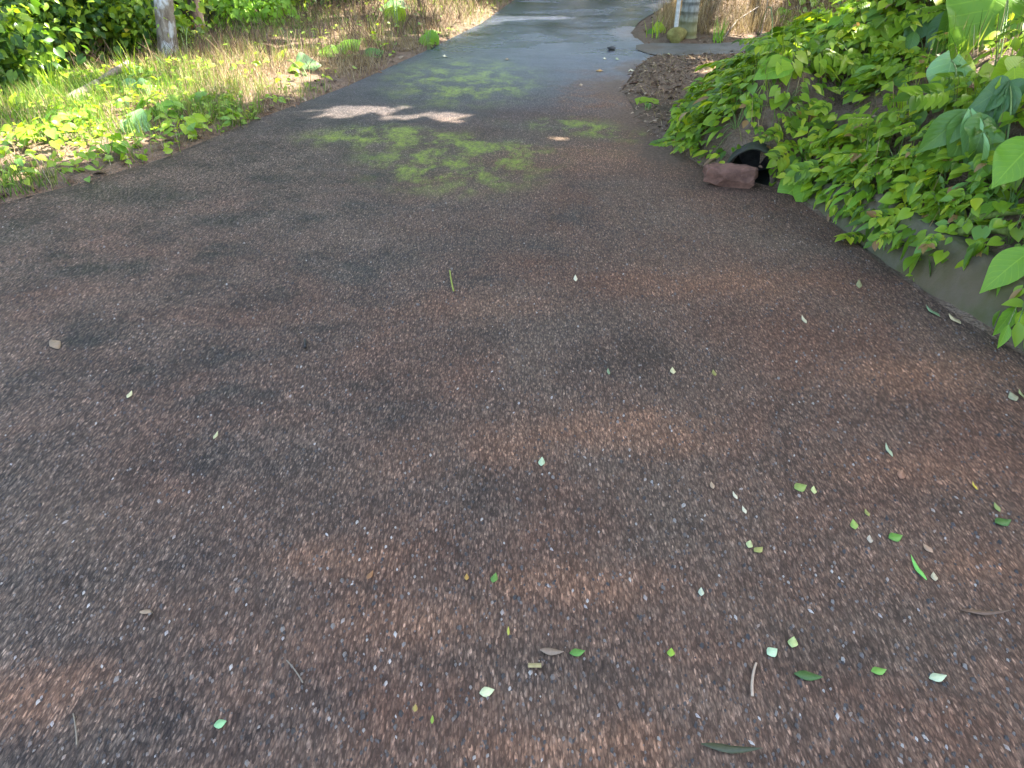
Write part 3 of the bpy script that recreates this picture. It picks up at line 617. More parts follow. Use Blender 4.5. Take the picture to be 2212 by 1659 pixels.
plant('broadleaf_plant', 'arching bright leaf at the right edge above the kerb wall', 'weed', (2190, 600), [(T_BIGLANCE, 2180, 575, 110, 232, .16, 'lit', 1.1), (T_OVAL, 2150, 610, 40, 200, .12, 'weed'), (T_LANCE, 2165, 620, 55, 185, .12, 'lit', 1.2)], 'lit', GB)
plant('hanging_weed', 'bunch of yellow green leaflets at the right edge against bare concrete', 'weed', (2205, 660), [(T_OVAL, 2175, 690, 70, 225, .14, 'lit', .8), (T_OVAL, 2195, 655, 45, 260, .14, 'weed'), (T_OVAL, 2170, 725, 50, 195, .14, 'lit', .7), (T_OVAL, 2200, 720, 50, 190, .14, 'weed'), (T_OVAL, 2205, 690, 45, 200, .14, 'yel', .8)], 'lit', GB)
plant('broadleaf_plant', 'yellow leaf standing out in the middle of the green creeper', 'weed', (1772, 185), [(T_HEART, 1775, 143, 36, 190, .16, 'yel', 1.1), (T_HEART, 1800, 150, 40, 170, .14, 'lit')], 'yel', GB)
plant('broadleaf_plant', 'olive yellow leaf turned edge on in the upper bank beside bare soil', 'weed', (1965, 240), [(T_BIGLANCE, 1955, 215, 70, 205, .14, 'yel', .8), (T_OVAL, 1985, 250, 50, 185, .14, 'mid')], 'yel', GB)
plant('broadleaf_plant', 'wide light green leaves at the near end of the soil apron', 'weed', (1665, 190), [(T_HEART, 1665, 152, 62, 260, .14, 'lit', 1.2), (T_HEART, 1620, 160, 60, 190, .14, 'weed'), (T_HEART, 1695, 160, 40, 150, .12, 'yel')], 'lit', GB)
plant('broadleaf_plant', 'small lone weed with two round leaves on the brown soil apron', 'weed', (1400, 240), [(T_HEART, 1385, 220, 26, 300, .05, 'weed', 1.2), (T_HEART, 1412, 222, 28, 60, .05, 'weed', 1.2), (T_OVAL, 1400, 232, 22, 180, .04, 'mid')], 'weed', GB, sr=.003)
plant('dry_leaf_plant', 'withered cream coloured leaf standing at the edge of the creeper', 'weed', (1540, 185), [(T_BIGLANCE, 1530, 150, 50, 35, .08, 'straw', 1.3), (T_LANCE, 1545, 165, 45, 15, .08, 'straw', 1.4)], 'straw', GB, 'bstem')

# leafy clumps that fill the bank, each a plant with stems and foliage
def clump(name, label, cat, u, v, spread, n, tpl, size, mat, group, hgt=.16, droop=.4, smat='stem'):
    q, t = hit(u, v); o = empty(name, q); tag(o, label, cat, group)
    a = RNG.uniform(0, 2 * math.pi, n); r = spread * np.sqrt(RNG.uniform(0, 1, n)); x = q[0] + r * np.cos(a); y = q[1] + r * np.sin(a)
    h = H(x, y); hh = hgt * RNG.uniform(.25, 1, n); pos = np.stack([x, y, h + hh], 1)
    dn, nn = downhill(x, y); rd = np.stack([np.cos(a), np.sin(a), np.full(n, -droop)], 1)
    tip = rd + dn * 1.2 + RNG.normal(0, .3, (n, 3)); nor = nn * .8 + np.array([0, -.25, .5]) + RNG.normal(0, .25, (n, 3))
    sz = size * RNG.uniform(.65, 1.2, n); pv, pf, pu = place(tpl, pos, tip, nor, sz)
    mesh_obj('foliage', pv, pf, M[mat], o, uv=pu)
    st = [tube(bez(q + np.array([0, 0, -.01]), (q + pos[k]) / 2 + np.array([0, 0, hgt * .4]), pos[k], 5), .0022, 4, False) for k in range(0, n, 2)]
    mesh_obj('stem', *join(st), M[smat], o); return o
GC = 'leafy clumps among the bank creeper'
for u, v, lab, tpl, size, mat, n, sp in [
    (1720, 60, 'dense light green clump at the top left end of the bank', T_HEART, .10, 'lit', 26, .22),
    (1760, 20, 'leafy green clump cut by the top edge where the bank begins', T_HEART, .11, 'weed', 26, .24),
    (1800, 90, 'bright clump of overlapping pointed leaves below the bank top', T_HEART, .10, 'lit', 30, .24),
    (1850, 40, 'green clump of mixed leaves on the upper bank near the top edge', T_HEART, .10, 'cover', 26, .24),
    (1900, 80, 'clump of heart shaped leaves left of the dark grey green leaf', T_HEART, .10, 'weed', 22, .20),
    (1740, 130, 'yellowish green clump beside the lone yellow leaf', T_OVAL, .11, 'weed', 24, .20),
    (1850, 150, 'leafy clump in the centre of the upper bank', T_HEART, .09, 'cover', 24, .20),
    (1900, 190, 'rounded mid green clump above the two tall stalks', T_HEART, .085, 'weed', 20, .18),
    (1540, 215, 'fresh green clump where the creeper meets the soil apron', T_OVAL, .085, 'lit', 26, .20),
    (1500, 265, 'low bright green clump at the foot of the bank by the road', T_OVAL, .07, 'lit', 30, .18),
    (1600, 225, 'pale leaved clump between the soil apron and the drain pipe', T_HEART, .075, 'weed', 24, .18),
    (1590, 280, 'small leaved clump just above the drain pipe mouth', T_OVAL, .055, 'cover', 26, .14),
    (1690, 240, 'leafy green clump up and right of the drain pipe', T_HEART, .075, 'cover', 22, .16),
    (1830, 370, 'upright weed clump above the near end of the kerb wall', T_OVAL, .075, 'weed', 26, .15),
    (1790, 400, 'bright yellow green clump right of the drain pipe', T_HEART, .075, 'yel', 16, .12),
    (1860, 420, 'grassy green clump drooping toward the kerb wall', T_LANCE, .12, 'lit', 24, .14),
    (1930, 400, 'mixed green clump in the lower middle of the bank', T_OVAL, .08, 'weed', 24, .16),
    (1950, 450, 'clump of narrow leaves leaning over the kerb wall', T_LANCE, .11, 'weed', 24, .14),
    (2030, 480, 'low clump of small leaves left of the mossy branches', T_OVAL, .06, 'cover', 24, .14),
    (2060, 530, 'green clump rooted just behind the kerb wall top', T_HEART, .065, 'weed', 22, .13),
    (2110, 450, 'leafy clump above the mossy branches', T_HEART, .07, 'weed', 20, .14),
    (2180, 450, 'tall leafy clump at the right edge above the mossy branches', T_OVAL, .09, 'lit', 22, .16),
    (2140, 400, 'clump of slender leaves on bare soil under the hanging leaves', T_LANCE, .10, 'mid', 18, .14),
    (2180, 530, 'small leafed clump between the mossy branches and the wall', T_HEART, .06, 'weed', 20, .12)]:
    clump('leafy_clump', lab, 'plant', u, v, sp, n, tpl, size, mat, GC)

# left verge plants
GL = 'broad leaved plants on the left verge'
plant('broadleaf_plant', 'pale bluish leaves like lily pads at the back of the grass verge', 'plant', (285, 225), [(T_HEART_BIG, 258, 195, 52, 300, .12, 'pale', 1.5), (T_HEART_BIG, 312, 200, 56, 80, .12, 'pale', 1.4), (T_OVAL, 265, 228, 40, 200, .08, 'pale', 1.3)], 'pale', GL, sr=.006)
plant('broadleaf_plant', 'small pale bluish leaf standing behind the lily pad like leaves', 'plant', (290, 185), [(T_HEART_BIG, 282, 158, 38, 285, .12, 'pale', 1.5), (T_OVAL, 287, 145, 22, 10, .12, 'yel', 1.2), (T_OVAL, 318, 160, 30, 60, .1, 'mid', 1.3)], 'pale', GL)
plant('broadleaf_plant', 'white topped leaf folded over a dark gap near the road edge', 'plant', (290, 300), [(T_HEART_BIG, 298, 268, 52, 115, .16, 'pale', 1.3)], 'pale', GL, sr=.005)
plant('broadleaf_plant', 'big leaf glaring white in a patch of sun on the verge', 'plant', (660, 165), [(T_HEART_BIG, 665, 140, 46, 65, .16, 'pale', 1.5), (T_HEART, 632, 148, 36, 260, .12, 'lit'), (T_OVAL, 605, 125, 46, 10, .12, 'yel', .8)], 'lit', GL, sr=.006)
plant('broadleaf_plant', 'upright plant with four glossy green leaves by the far road edge', 'plant', (925, 108), [(T_BIGLANCE, 912, 92, 36, 185, .12, 'lit', 1.1), (T_BIGLANCE, 925, 90, 40, 180, .14, 'lit', 1.1), (T_BIGLANCE, 936, 88, 44, 165, .13, 'lit', 1.0), (T_BIGLANCE, 936, 70, 36, 60, .14, 'lit', 1.0)], 'lit', GL)
plant('broadleaf_plant', 'sunlit pale leaves glowing at the top edge of the left verge', 'plant', (858, 60), [(T_HEART_BIG, 840, 18, 40, 290, .25, 'pale', 1.4), (T_HEART_BIG, 870, 14, 44, 75, .25, 'pale', 1.4), (T_HEART, 845, 42, 36, 200, .22, 'yel', 1.2), (T_HEART, 865, 40, 30, 150, .22, 'yel', 1.2)], 'pale', GL, sr=.006)
plant('broadleaf_plant', 'single upright paddle leaf behind the pale tree trunk', 'plant', (405, 125), [(T_OVAL, 407, 92, 52, 15, .18, 'mid', 1.3), (T_OVAL, 438, 86, 34, 20, .15, 'weed', 1.1)], 'mid', GL, sr=.006)
plant('broadleaf_plant', 'yellow leaf glowing low at the left edge under the bushes', 'plant', (45, 255), [(T_HEART, 42, 226, 36, 170, .14, 'yel', 1.1), (T_LANCE, 28, 250, 60, 215, .12, 'yel', 1.0)], 'yel', GL)
plant('broadleaf_plant', 'green leaves in shade at the dark foot of the bushes', 'plant', (75, 215), [(T_HEART, 50, 205, 40, 320, .12, 'mid'), (T_HEART, 92, 190, 55, 30, .14, 'mid'), (T_HEART, 108, 200, 36, 150, .12, 'lit'), (T_BIGLANCE, 30, 160, 90, 330, .2, 'mid', .7)], 'mid', GL)
plant('broadleaf_plant', 'row of rounded light green leaves behind the sun struck leaf', 'plant', (735, 135), [(T_HEART, 700, 112, 40, 300, .14, 'lit', 1.2), (T_HEART, 730, 108, 44, 20, .14, 'lit', 1.2), (T_HEART, 760, 100, 40, 40, .14, 'lit', 1.2), (T_HEART, 810, 118, 36, 60, .1, 'mid', 1.2)], 'lit', GL)
for u, v, lab, tpl, size, mat, n, sp in [
    (400, 290, 'bright yellow green weed clump close to the road edge', T_HEART, .075, 'yel', 9, .10),
    (240, 345, 'fresh green weed clump at the asphalt edge on the left', T_HEART, .07, 'lit', 12, .10),
    (100, 310, 'thick green weed clump in the middle of the near verge', T_HEART, .08, 'weed', 24, .18),
    (30, 380, 'weed clump with pale leaves in the lower left corner of the verge', T_OVAL, .075, 'weed', 22, .16),
    (180, 270, 'leafy weed clump below the fallen grey branch', T_OVAL, .08, 'lit', 22, .18),
    (460, 240, 'light green weed clump among straw near the lane', T_HEART, .075, 'weed', 18, .14),
    (340, 250, 'broad leaved weed clump right of the folded white leaf', T_HEART, .08, 'lit', 18, .16)]:
    clump('weed_clump', lab, 'weed', u, v, sp, n, tpl, size, mat, 'weed clumps on the left verge', .13)
def tuft(label, u, v, n, h, mat, group):
    q, t = hit(u, v); x = q[0] + RNG.normal(0, .035, n); y = q[1] + RNG.normal(0, .035, n); pos = np.stack([x, y, H(x, y) - .005], 1)
    tip = np.array([0, 0, 1.0]) + rand_dirs(n) * RNG.uniform(.02, .32, n)[:, None]; s = RNG.uniform(.5, 1, n) * h
    pv, pf, pu = place(T_BLADE, pos, tip, rand_dirs(n, .2) + np.array([0, -.8, 0]), s, 1.6 * .2 / s)
    return tag(base_mesh('grass_tuft', pv, pf, M[mat], q, uv=pu), label, 'grass tuft', group)
GT = 'tall grass tufts'
for u, v, n, h, mat, lab in [(115, 205, 16, .30, 'yel', 'tall sunlit grass tuft left of the fallen grey branch'), (206, 195, 7, .22, 'yel', 'narrow bright grass tuft in front of the fallen grey branch'),
    (285, 172, 9, .34, 'yel', 'tall pointed grass tuft at the upper end of the grey branch'), (180, 240, 14, .18, 'grass', 'green grass tuft just below the grey branch'),
    (555, 245, 10, .2, 'grass', 'grass tuft with pale blade beside the road edge straw'), (1745, 60, 10, .25, 'straw', 'dry grass tuft beyond the top end of the bank'),
    (1552, 88, 22, .26, 'lit', 'bright green grass tuft right of the ringed palm trunk'), (1410, 82, 5, .26, 'yel', 'thin yellow green tuft left of the ringed palm trunk')]:
    tuft(lab, u, v, n, h, mat, GT)
plant('broadleaf_plant', 'yellow green drooping leaf on dark soil left of the ringed palm trunk', 'plant', (1420, 86), [(T_BIGLANCE, 1424, 68, 40, 170, .12, 'yel', 1.3), (T_OVAL, 1405, 70, 22, 200, .1, 'mid')], 'yel', GL)

# fallen branches and sticks
def stick(name, label, cat, pts, r, mat, sides=9, z0=.0, group=None):
    P = []
    for u, v, li in pts:
        q, _ = hit(u, v); P.append(q + np.array([0, 0, li]))
    P = np.array(P); n = 16; s = np.linspace(0, len(P) - 1, n); PP = np.array([[np.interp(q, range(len(P)), P[:, c]) for c in range(3)] for q in s])
    PP += np.stack([.22 * r * np.sin(s * 3), .22 * r * np.cos(s * 2.6), .15 * r * np.sin(s * 4)], 1)
    v, f = tube(PP, r * np.linspace(1.05, .75, n) * (1 + .05 * np.sin(np.arange(n) * 1.3)), sides)
    return tag(base_mesh(name, v, f, M[mat], P[0]), label, cat, group)
stick('fallen_branch', 'pale grey fallen branch lying across the back of the left verge', 'branch', [(150, 228, .03), (215, 196, .06), (285, 162, .09)], .040, 'log')
stick('mossy_branch', 'upper mossy green branch lying along the bank at the right edge', 'branch', [(2085, 500, .05), (2150, 492, .07), (2230, 490, .08)], .016, 'mossbr', group='mossy branches on the bank')
stick('mossy_branch', 'lower mossy green branch sloping down behind the kerb wall', 'branch', [(2060, 520, .04), (2140, 522, .06), (2230, 540, .06)], .020, 'mossbr', group='mossy branches on the bank')
stick('mossy_branch', 'dark decaying branch under the arching leaf at the right edge', 'branch', [(2090, 560, .02), (2150, 580, .02), (2230, 640, .02)], .022, 'barkdark', group='mossy branches on the bank')
stick('dry_stick', 'long pale dry stick leaning on the far brown slope', 'stick', [(1555, 95, .02), (1590, 62, .10), (1640, 35, .12)], .010, 'log', group='dry sticks on the far slope')
stick('dry_stick', 'thin dry stick standing at the end of the bank', 'stick', [(1640, 90, .02), (1652, 40, .12), (1658, 5, .2)], .008, 'log', group='dry sticks on the far slope')
stick('dry_stick', 'bent dry stick resting near the edge of the top creeper', 'stick', [(1745, 10, .03), (1700, 40, .10), (1668, 62, .04)], .008, 'log', group='dry sticks on the far slope')

# ------------------------------------------------------------------ trees
T_SIMPLE = strip([.06, .30, .26, .02], .1, .2, 0, 2)
def crown_leaves(c, rad, n, size, gaps=None, nclump=60, seed=1):
    r = np.random.default_rng(seed); d = r.normal(size=(nclump, 3)); d /= np.linalg.norm(d, axis=1, keepdims=True)
    cc = np.array(c) + d * (r.uniform(.25, 1, (nclump, 1)) ** .5) * np.array(rad)
    if gaps is not None:          # a wide spreading crown: leaves evenly through its whole layer
        a = r.uniform(0, 2 * math.pi, n); q = np.sqrt(r.uniform(0, 1, n)); cx, cy = np.cos(a), np.sin(a); m = np.maximum(abs(cx), abs(cy)) ** .7
        p = np.stack([c[0] + rad[0] * q * cx / m, c[1] + rad[1] * q * cy / m, c[2] + rad[2] * r.uniform(-1, 1, n)], 1); p = p[gaps(p, r)]
    else:
        k = r.integers(0, nclump, n); cr = r.uniform(.35, .9, nclump) * min(rad) * .45; p = cc[k] + r.normal(size=(n, 3)) * (cr[k] * .55)[:, None]
    m = len(p); tip = r.normal(size=(m, 3)) + np.array([0, 0, -.3]); nor = r.normal(size=(m, 3)) * .45 + SUN
    return place(T_SIMPLE, p, tip, nor, size * r.uniform(.7, 1.3, m), 1.1), cc
def trunk_mesh(base, top, r0, r1, flare=1.35, bend=(0, 0), n=16, sides=18, lump=.1, seed=0):
    b, t = np.array(base, float), np.array(top, float); vs = []
    for i in range(n):
        s = i / (n - 1); c = b * (1 - s) + t * s + np.array([bend[0], bend[1], 0]) * math.sin(s * math.pi); r = r0 * (1 - s) + r1 * s; r *= 1 + (flare - 1) * math.exp(-s * 22)
        for k in range(sides):
            a = 2 * math.pi * k / sides; rr = r * (1 + lump * math.sin(3 * a + seed + s * 4) * .6 + lump * math.sin(7 * a + s * 9 + seed) * .35)
            vs.append(c + np.array([rr * math.cos(a), rr * math.sin(a), 0]))
    return np.array(vs), [[i * sides + k, i * sides + (k + 1) % sides, (i + 1) * sides + (k + 1) % sides, (i + 1) * sides + k] for i in range(n - 1) for k in range(sides)]
def tree(label, base, top, r0, r1, mat, crown, group='trees by the lane', seed=1, **k):
    base = np.array([base[0], base[1], Hs(*base) - .08]); o = empty('tree', base + np.array([0, 0, .08])); tag(o, label, 'tree', group)
    tv, tf = trunk_mesh(base, top, r0, r1, seed=seed, **k); c, rad, n, size, gaps = crown
    (pv, pf, pu), cc = crown_leaves(c, rad, n, size, gaps, seed=seed)
    limbs = [(tv, tf)]; r = random.Random(seed)
    for q in cc[::5]:
        s = r.uniform(.7, 1); p = base * (1 - s) + np.array(top) * s
        limbs.append(tube(bez(p, (p + q) / 2 + np.array([0, 0, .5]), q, 8), np.linspace(r1 * .5, .015, 8), 7))
    mesh_obj('trunk', *join(limbs), M[mat], o); mesh_obj('crown', pv, pf, M['crown'], o, uv=pu); return o

# crown leaves are cut away so sunlight lands here (ground metres, ellipse)
GAPS = []
def gap(u, v, ru, rv):
    x, y = g(u, v); x2, _ = g(u + ru, v); _, y2 = g(u, v - rv); GAPS.append((x, y, abs(x2 - x), abs(y2 - y)))
for q in [(745, 242, 62, 13), (835, 242, 40, 7), (970, 257, 80, 7), (1200, 298, 62, 9), (1185, 38, 28, 5), (660, 140, 44, 22), (855, 22, 55, 26), (600, 175, 50, 18), (520, 190, 60, 24), (1020, 40, 60, 22),
          (960, 75, 40, 12), (430, 170, 50, 20), (298, 262, 34, 14), (200, 260, 60, 22), (80, 330, 70, 24), (372, 50, 30, 40), (760, 110, 60, 16), (350, 240, 50, 16), (60, 250, 50, 18), (1480, 30, 40, 30), (1580, 60, 60, 22),
          (1530, 150, 30, 20), (130, 180, 40, 22), (240, 320, 40, 14)]:
    gap(*q)
def canopy_gaps(p, r):
    t = (p[:, 2] - .05) / SUN[2]; x = p[:, 0] - SUN[0] * t; y = p[:, 1] - SUN[1] * t
    keep = np.ones(len(p), bool)
    for gx_, gy_, a, b in GAPS:
        keep &= ((x - gx_) / (a + .26)) ** 2 + ((y - gy_) / (b + .20)) ** 2 > 1
    left = (-sdist(ROAD, x, y) > .12) & (x < .8); keep &= ~(left & ((fbm(x * 2.4, y * 2.4, 91) > .50) | (r.uniform(0, 1, len(p)) < .35)))
    bank = (sdist(BANK, x, y) > .15); keep &= ~(bank & ((fbm(x * 3, y * 3, 93) > .55) | (r.uniform(0, 1, len(p)) < .84)))
    return keep
def over(x, y, z):
    t = z / SUN[2]; return (x + SUN[0] * t, y + SUN[1] * t, z)
tree('tall shade tree on the bank outside the right edge', (6.2, 3.2), (5.4, 4.4, 5.4), .26, .16, 'barkdark', (over(-.1, 2.2, 6.2), (4.3, 3.8, .8), 13000, .34, canopy_gaps), seed=3)
tree('second shade tree on the bank further along the lane', (8.6, 9.6), (6.2, 9.9, 6.0), .24, .15, 'barkdark', (over(-.2, 10.6, 6.4), (4.8, 5.4, .8), 19000, .34, canopy_gaps), seed=5)
bx, by = g(362, 122)
tree('leaning tree with pale patched bark behind the left verge', (bx, by), (bx + .45, by + .3, 3.6), .095, .08, 'barkpale', ((bx - 1.2, by + 2, 5.0), (2.2, 2.2, 1.2), 900, .22, None), seed=7, flare=1.25)
bx, by = g(418, 78)
tree('dark trunked tree just right of the pale barked tree', (bx, by), (bx + .1, by + .3, 4.2), .14, .11, 'barkdark', ((bx - .8, by + 2.2, 5.6), (2.6, 2.4, 1.3), 900, .22, None), seed=9)
tree('dark tree deep in the bushes of the top left corner', (-6.9, 8.9), (-6.7, 9.2, 4.2), .13, .10, 'barkdark', ((-6.8, 9.6, 5.2), (3, 2.6, 1.3), 1100, .22, None), seed=11)
tree('slim brown tree by the far left verge at the top edge', *[(g(915, 30)[0], g(915, 30)[1])], (g(915, 30)[0] - .5, 12.5, 4.0), .055, .04, 'bstem', ((-2.6, 13.6, 5.0), (2, 2, 1.2), 700, .22, None), seed=13)

# unseen leaf mass added to block low sky in the road's reflection
n = 9000; a = RNG.uniform(-1.25, 1.05, n); rr = RNG.uniform(26, 34, n); hz = RNG.uniform(0, 1, n) ** .8 * (9.5 + 4.5 * fbm(a * 6, a * 0, 77)) * np.where(abs(a - .12) < .17, .5, 1)
pos = np.stack([rr * np.sin(a), rr * np.cos(a), hz + .6], 1); 
stuff('added_far_wood', [place(T_OVAL, pos, RNG.normal(size=(n, 3)) + np.array([0, 0, -.4]), RNG.normal(size=(n, 3)) + np.array([0, -.4, .8]), RNG.uniform(.8, 1.6, n))], M['bush'], 'unseen far wood added beyond the lane to darken its reflected sky', 'wood')

# ringed palm by the driveway
qx, qy = g(1481, 86); base = np.array([qx, qy, Hs(qx, qy) - .05]); o = empty('palm_tree', base + np.array([0, 0, .05])); tag(o, 'palm with grey ringed trunk standing where the driveway meets the lane', 'palm')
vs = []; sides = 24; zz = []; z = 0
while z < 4.2: zz += [(z, 1.0), (z + .055, .985), (z + .078, .93), (z + .088, .955)]; z += .1
for z, m_ in zz:
    r = .098 * m_ * (1 + .38 * math.exp(-z * 7)) * (1 - .06 * z / 4)
    for k in range(sides):
        a = 2 * math.pi * k / sides; vs.append(base + np.array([r * math.cos(a) + .03 * z, r * math.sin(a) + .01 * z * z, z + .008 * math.sin(a * 2 + z * 9)]))
fs = [[i * sides + k, i * sides + (k + 1) % sides, (i + 1) * sides + (k + 1) % sides, (i + 1) * sides + k] for i in range(len(zz) - 1) for k in range(sides)]
mesh_obj('trunk', vs, fs, M['palm'], o); top = base + np.array([.126, .17, 4.2]); fr = []
for k in range(13):
    a = 2 * math.pi * k / 13 + .2; dv = np.array([math.cos(a), math.sin(a), 0]); sp = bez(top, top + dv * 1.0 + np.array([0, 0, .9]), top + dv * 1.9 + np.array([0, 0, -.3]), 22)
    for i in range(3, 22):
        tdir = sp[min(i + 1, 21)] - sp[i - 1]; side = np.cross(tdir, [0, 0, 1]); side /= np.linalg.norm(side) + 1e-9
        for s in (-1, 1): fr.append((sp[i], side * s + tdir * 2 + np.array([0, 0, -.25]), (0, 0, 1), .55 * (1 - .5 * i / 22)))
pv, pf, pu = place(T_LANCE, [q[0] for q in fr], [q[1] for q in fr], [q[2] for q in fr], np.array([q[3] for q in fr]), .6)
mesh_obj('crown', pv, pf, M['crown'], o, uv=pu)
q = g(1450, 92); tag(rock('mossy_rock', (q[0] + .06, q[1] + .02, .06), (.13, .10, .10), M['mossrock'], 12, .2), 'yellowish moss covered rock at the foot of the ringed palm', 'rock')
a, _ = hit(1459, 88); v, f = tube(bez(a + np.array([0, .05, -.05]), a + np.array([.0, .06, .7]), a + np.array([.01, .08, 1.5]), 10), .024, 8)
tag(base_mesh('wooden_stake', v, f, M['stake'], a), 'thin pale stake standing upright against the left of the palm', 'stake')

# ------------------------------------------------------------------ bushes of the dark corner
def bush(label, x, y, rad, n, size, seed, mat='bush', tpl=T_OVAL):
    z0 = Hs(x, y); o = empty('bush', (x, y, z0)); tag(o, label, 'bush', 'bushes behind the left verge'); r = np.random.default_rng(seed)
    nc = 26; d = r.normal(size=(nc, 3)); d[:, 2] = np.abs(d[:, 2]); d /= np.linalg.norm(d, axis=1, keepdims=True)
    cc = np.array([x, y, z0 + .08]) + d * r.uniform(.35, 1, (nc, 1)) * np.array(rad); k = r.integers(0, nc, n)
    p = cc[k] + r.normal(size=(n, 3)) * .16; p[:, 2] = np.maximum(p[:, 2], z0 + .03); m = n
    tip = (p - np.array([x, y, z0 + .2])) * .8 + r.normal(size=(m, 3)) * .5 + np.array([0, -.1, -.55]); nor = r.normal(size=(m, 3)) * .45 + np.array([0, -.35, .8])
    pv, pf, pu = place(tpl, p, tip, nor, size * r.uniform(.6, 1.25, m)); mesh_obj('foliage', pv, pf, M[mat], o, uv=pu)
    st = [tube(bez((x + r.normal() * .06, y + r.normal() * .06, z0 - .03), (x, y, z0 + rad[2] * .5), q, 6), np.linspace(.012, .004, 6), 5, False) for q in cc]
    mesh_obj('stem', *join(st), M['bstem'], o)
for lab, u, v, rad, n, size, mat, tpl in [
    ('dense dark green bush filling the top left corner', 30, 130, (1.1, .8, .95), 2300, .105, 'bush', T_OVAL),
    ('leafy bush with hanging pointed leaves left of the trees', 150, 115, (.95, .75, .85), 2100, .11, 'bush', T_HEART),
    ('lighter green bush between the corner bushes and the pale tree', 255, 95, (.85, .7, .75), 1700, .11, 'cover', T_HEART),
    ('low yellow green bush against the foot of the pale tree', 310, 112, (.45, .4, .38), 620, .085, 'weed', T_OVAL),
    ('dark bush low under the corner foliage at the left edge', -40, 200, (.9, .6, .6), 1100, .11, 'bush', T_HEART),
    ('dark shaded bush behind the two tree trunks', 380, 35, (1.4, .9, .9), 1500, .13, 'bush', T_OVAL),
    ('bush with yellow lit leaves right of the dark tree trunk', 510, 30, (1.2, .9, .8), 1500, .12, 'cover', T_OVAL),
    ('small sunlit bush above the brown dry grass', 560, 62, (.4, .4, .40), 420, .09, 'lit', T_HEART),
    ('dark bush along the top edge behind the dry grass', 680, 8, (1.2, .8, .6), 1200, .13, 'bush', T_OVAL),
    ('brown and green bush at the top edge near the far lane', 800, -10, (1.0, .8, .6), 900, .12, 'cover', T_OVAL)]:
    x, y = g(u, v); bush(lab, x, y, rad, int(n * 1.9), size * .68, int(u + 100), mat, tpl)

# ------------------------------------------------------------------ fallen leaves, husks and twigs on the road
GREEN, LIME, CREAM, MINT, YELLOW, ORANGE, TAN, PINK, OLIVE, WHITE, DKG = (.13, .30, .03), (.26, .42, .015), (.60, .53, .32), (.27, .52, .27), (.45, .36, .06), (.50, .24, .02), (.26, .15, .08), (.42, .28, .20), (.17, .17, .06), (.66, .58, .46), (.055, .12, .02)
def fallen(label, u, v, L, W, ang, col, tpl=T_OVAL, up=.004, cat='fallen leaf', name='fallen_leaf', group='fallen leaves on the road'):
    L *= .87; W *= .87; x, y = g(u, v); t = np.linalg.norm([x, y, 0 - CAM_H]); a = R(ang); dv = np.array([math.sin(a), math.cos(a)])
    gr = np.array([dv[0], dv[1] / max(.18, math.sin(math.atan2(CAM_H, y)))]); ln = min(L / F * t * np.linalg.norm(gr), (.055 + .016 * L / 14) + (.12 if L > 40 else 0)); gr /= np.linalg.norm(gr)
    wpx = W / F * t * (1 if abs(dv[1]) > .7 else 1 / max(.25, math.sin(math.atan2(CAM_H, y))))
    wt = (tpl[0][:, 0].max() - tpl[0][:, 0].min()) * ln
    P = np.array([x - gr[0] * ln / 2, y - gr[1] * ln / 2, up])
    tv = tpl[0].copy(); tv[:, 2] = np.abs(tv[:, 2]) * .55 + .10 * (tv[:, 1] - .5) ** 2
    pv, pf, pu = place((tv, tpl[1], tpl[2]), P, np.array([gr[0], gr[1], RNG.normal(0, .03)]), np.array([RNG.normal(0, .12), -.08 + RNG.normal(0, .1), 1]), ln, wpx / wt)
    pv[:, 2] += max(0, .002 - pv[:, 2].min())
    col = tuple(round(c * .88 * q + sum(col) / 3 * .10, 3) for c, q in zip(col, (1.0, .97, .70))); o = base_mesh(name, pv, pf, m_flat(col), (x, y, 0.0), uv=pu); s = o.modifiers.new('thickness', 'SOLIDIFY'); s.thickness = .0006
    return tag(o, label, cat, group)
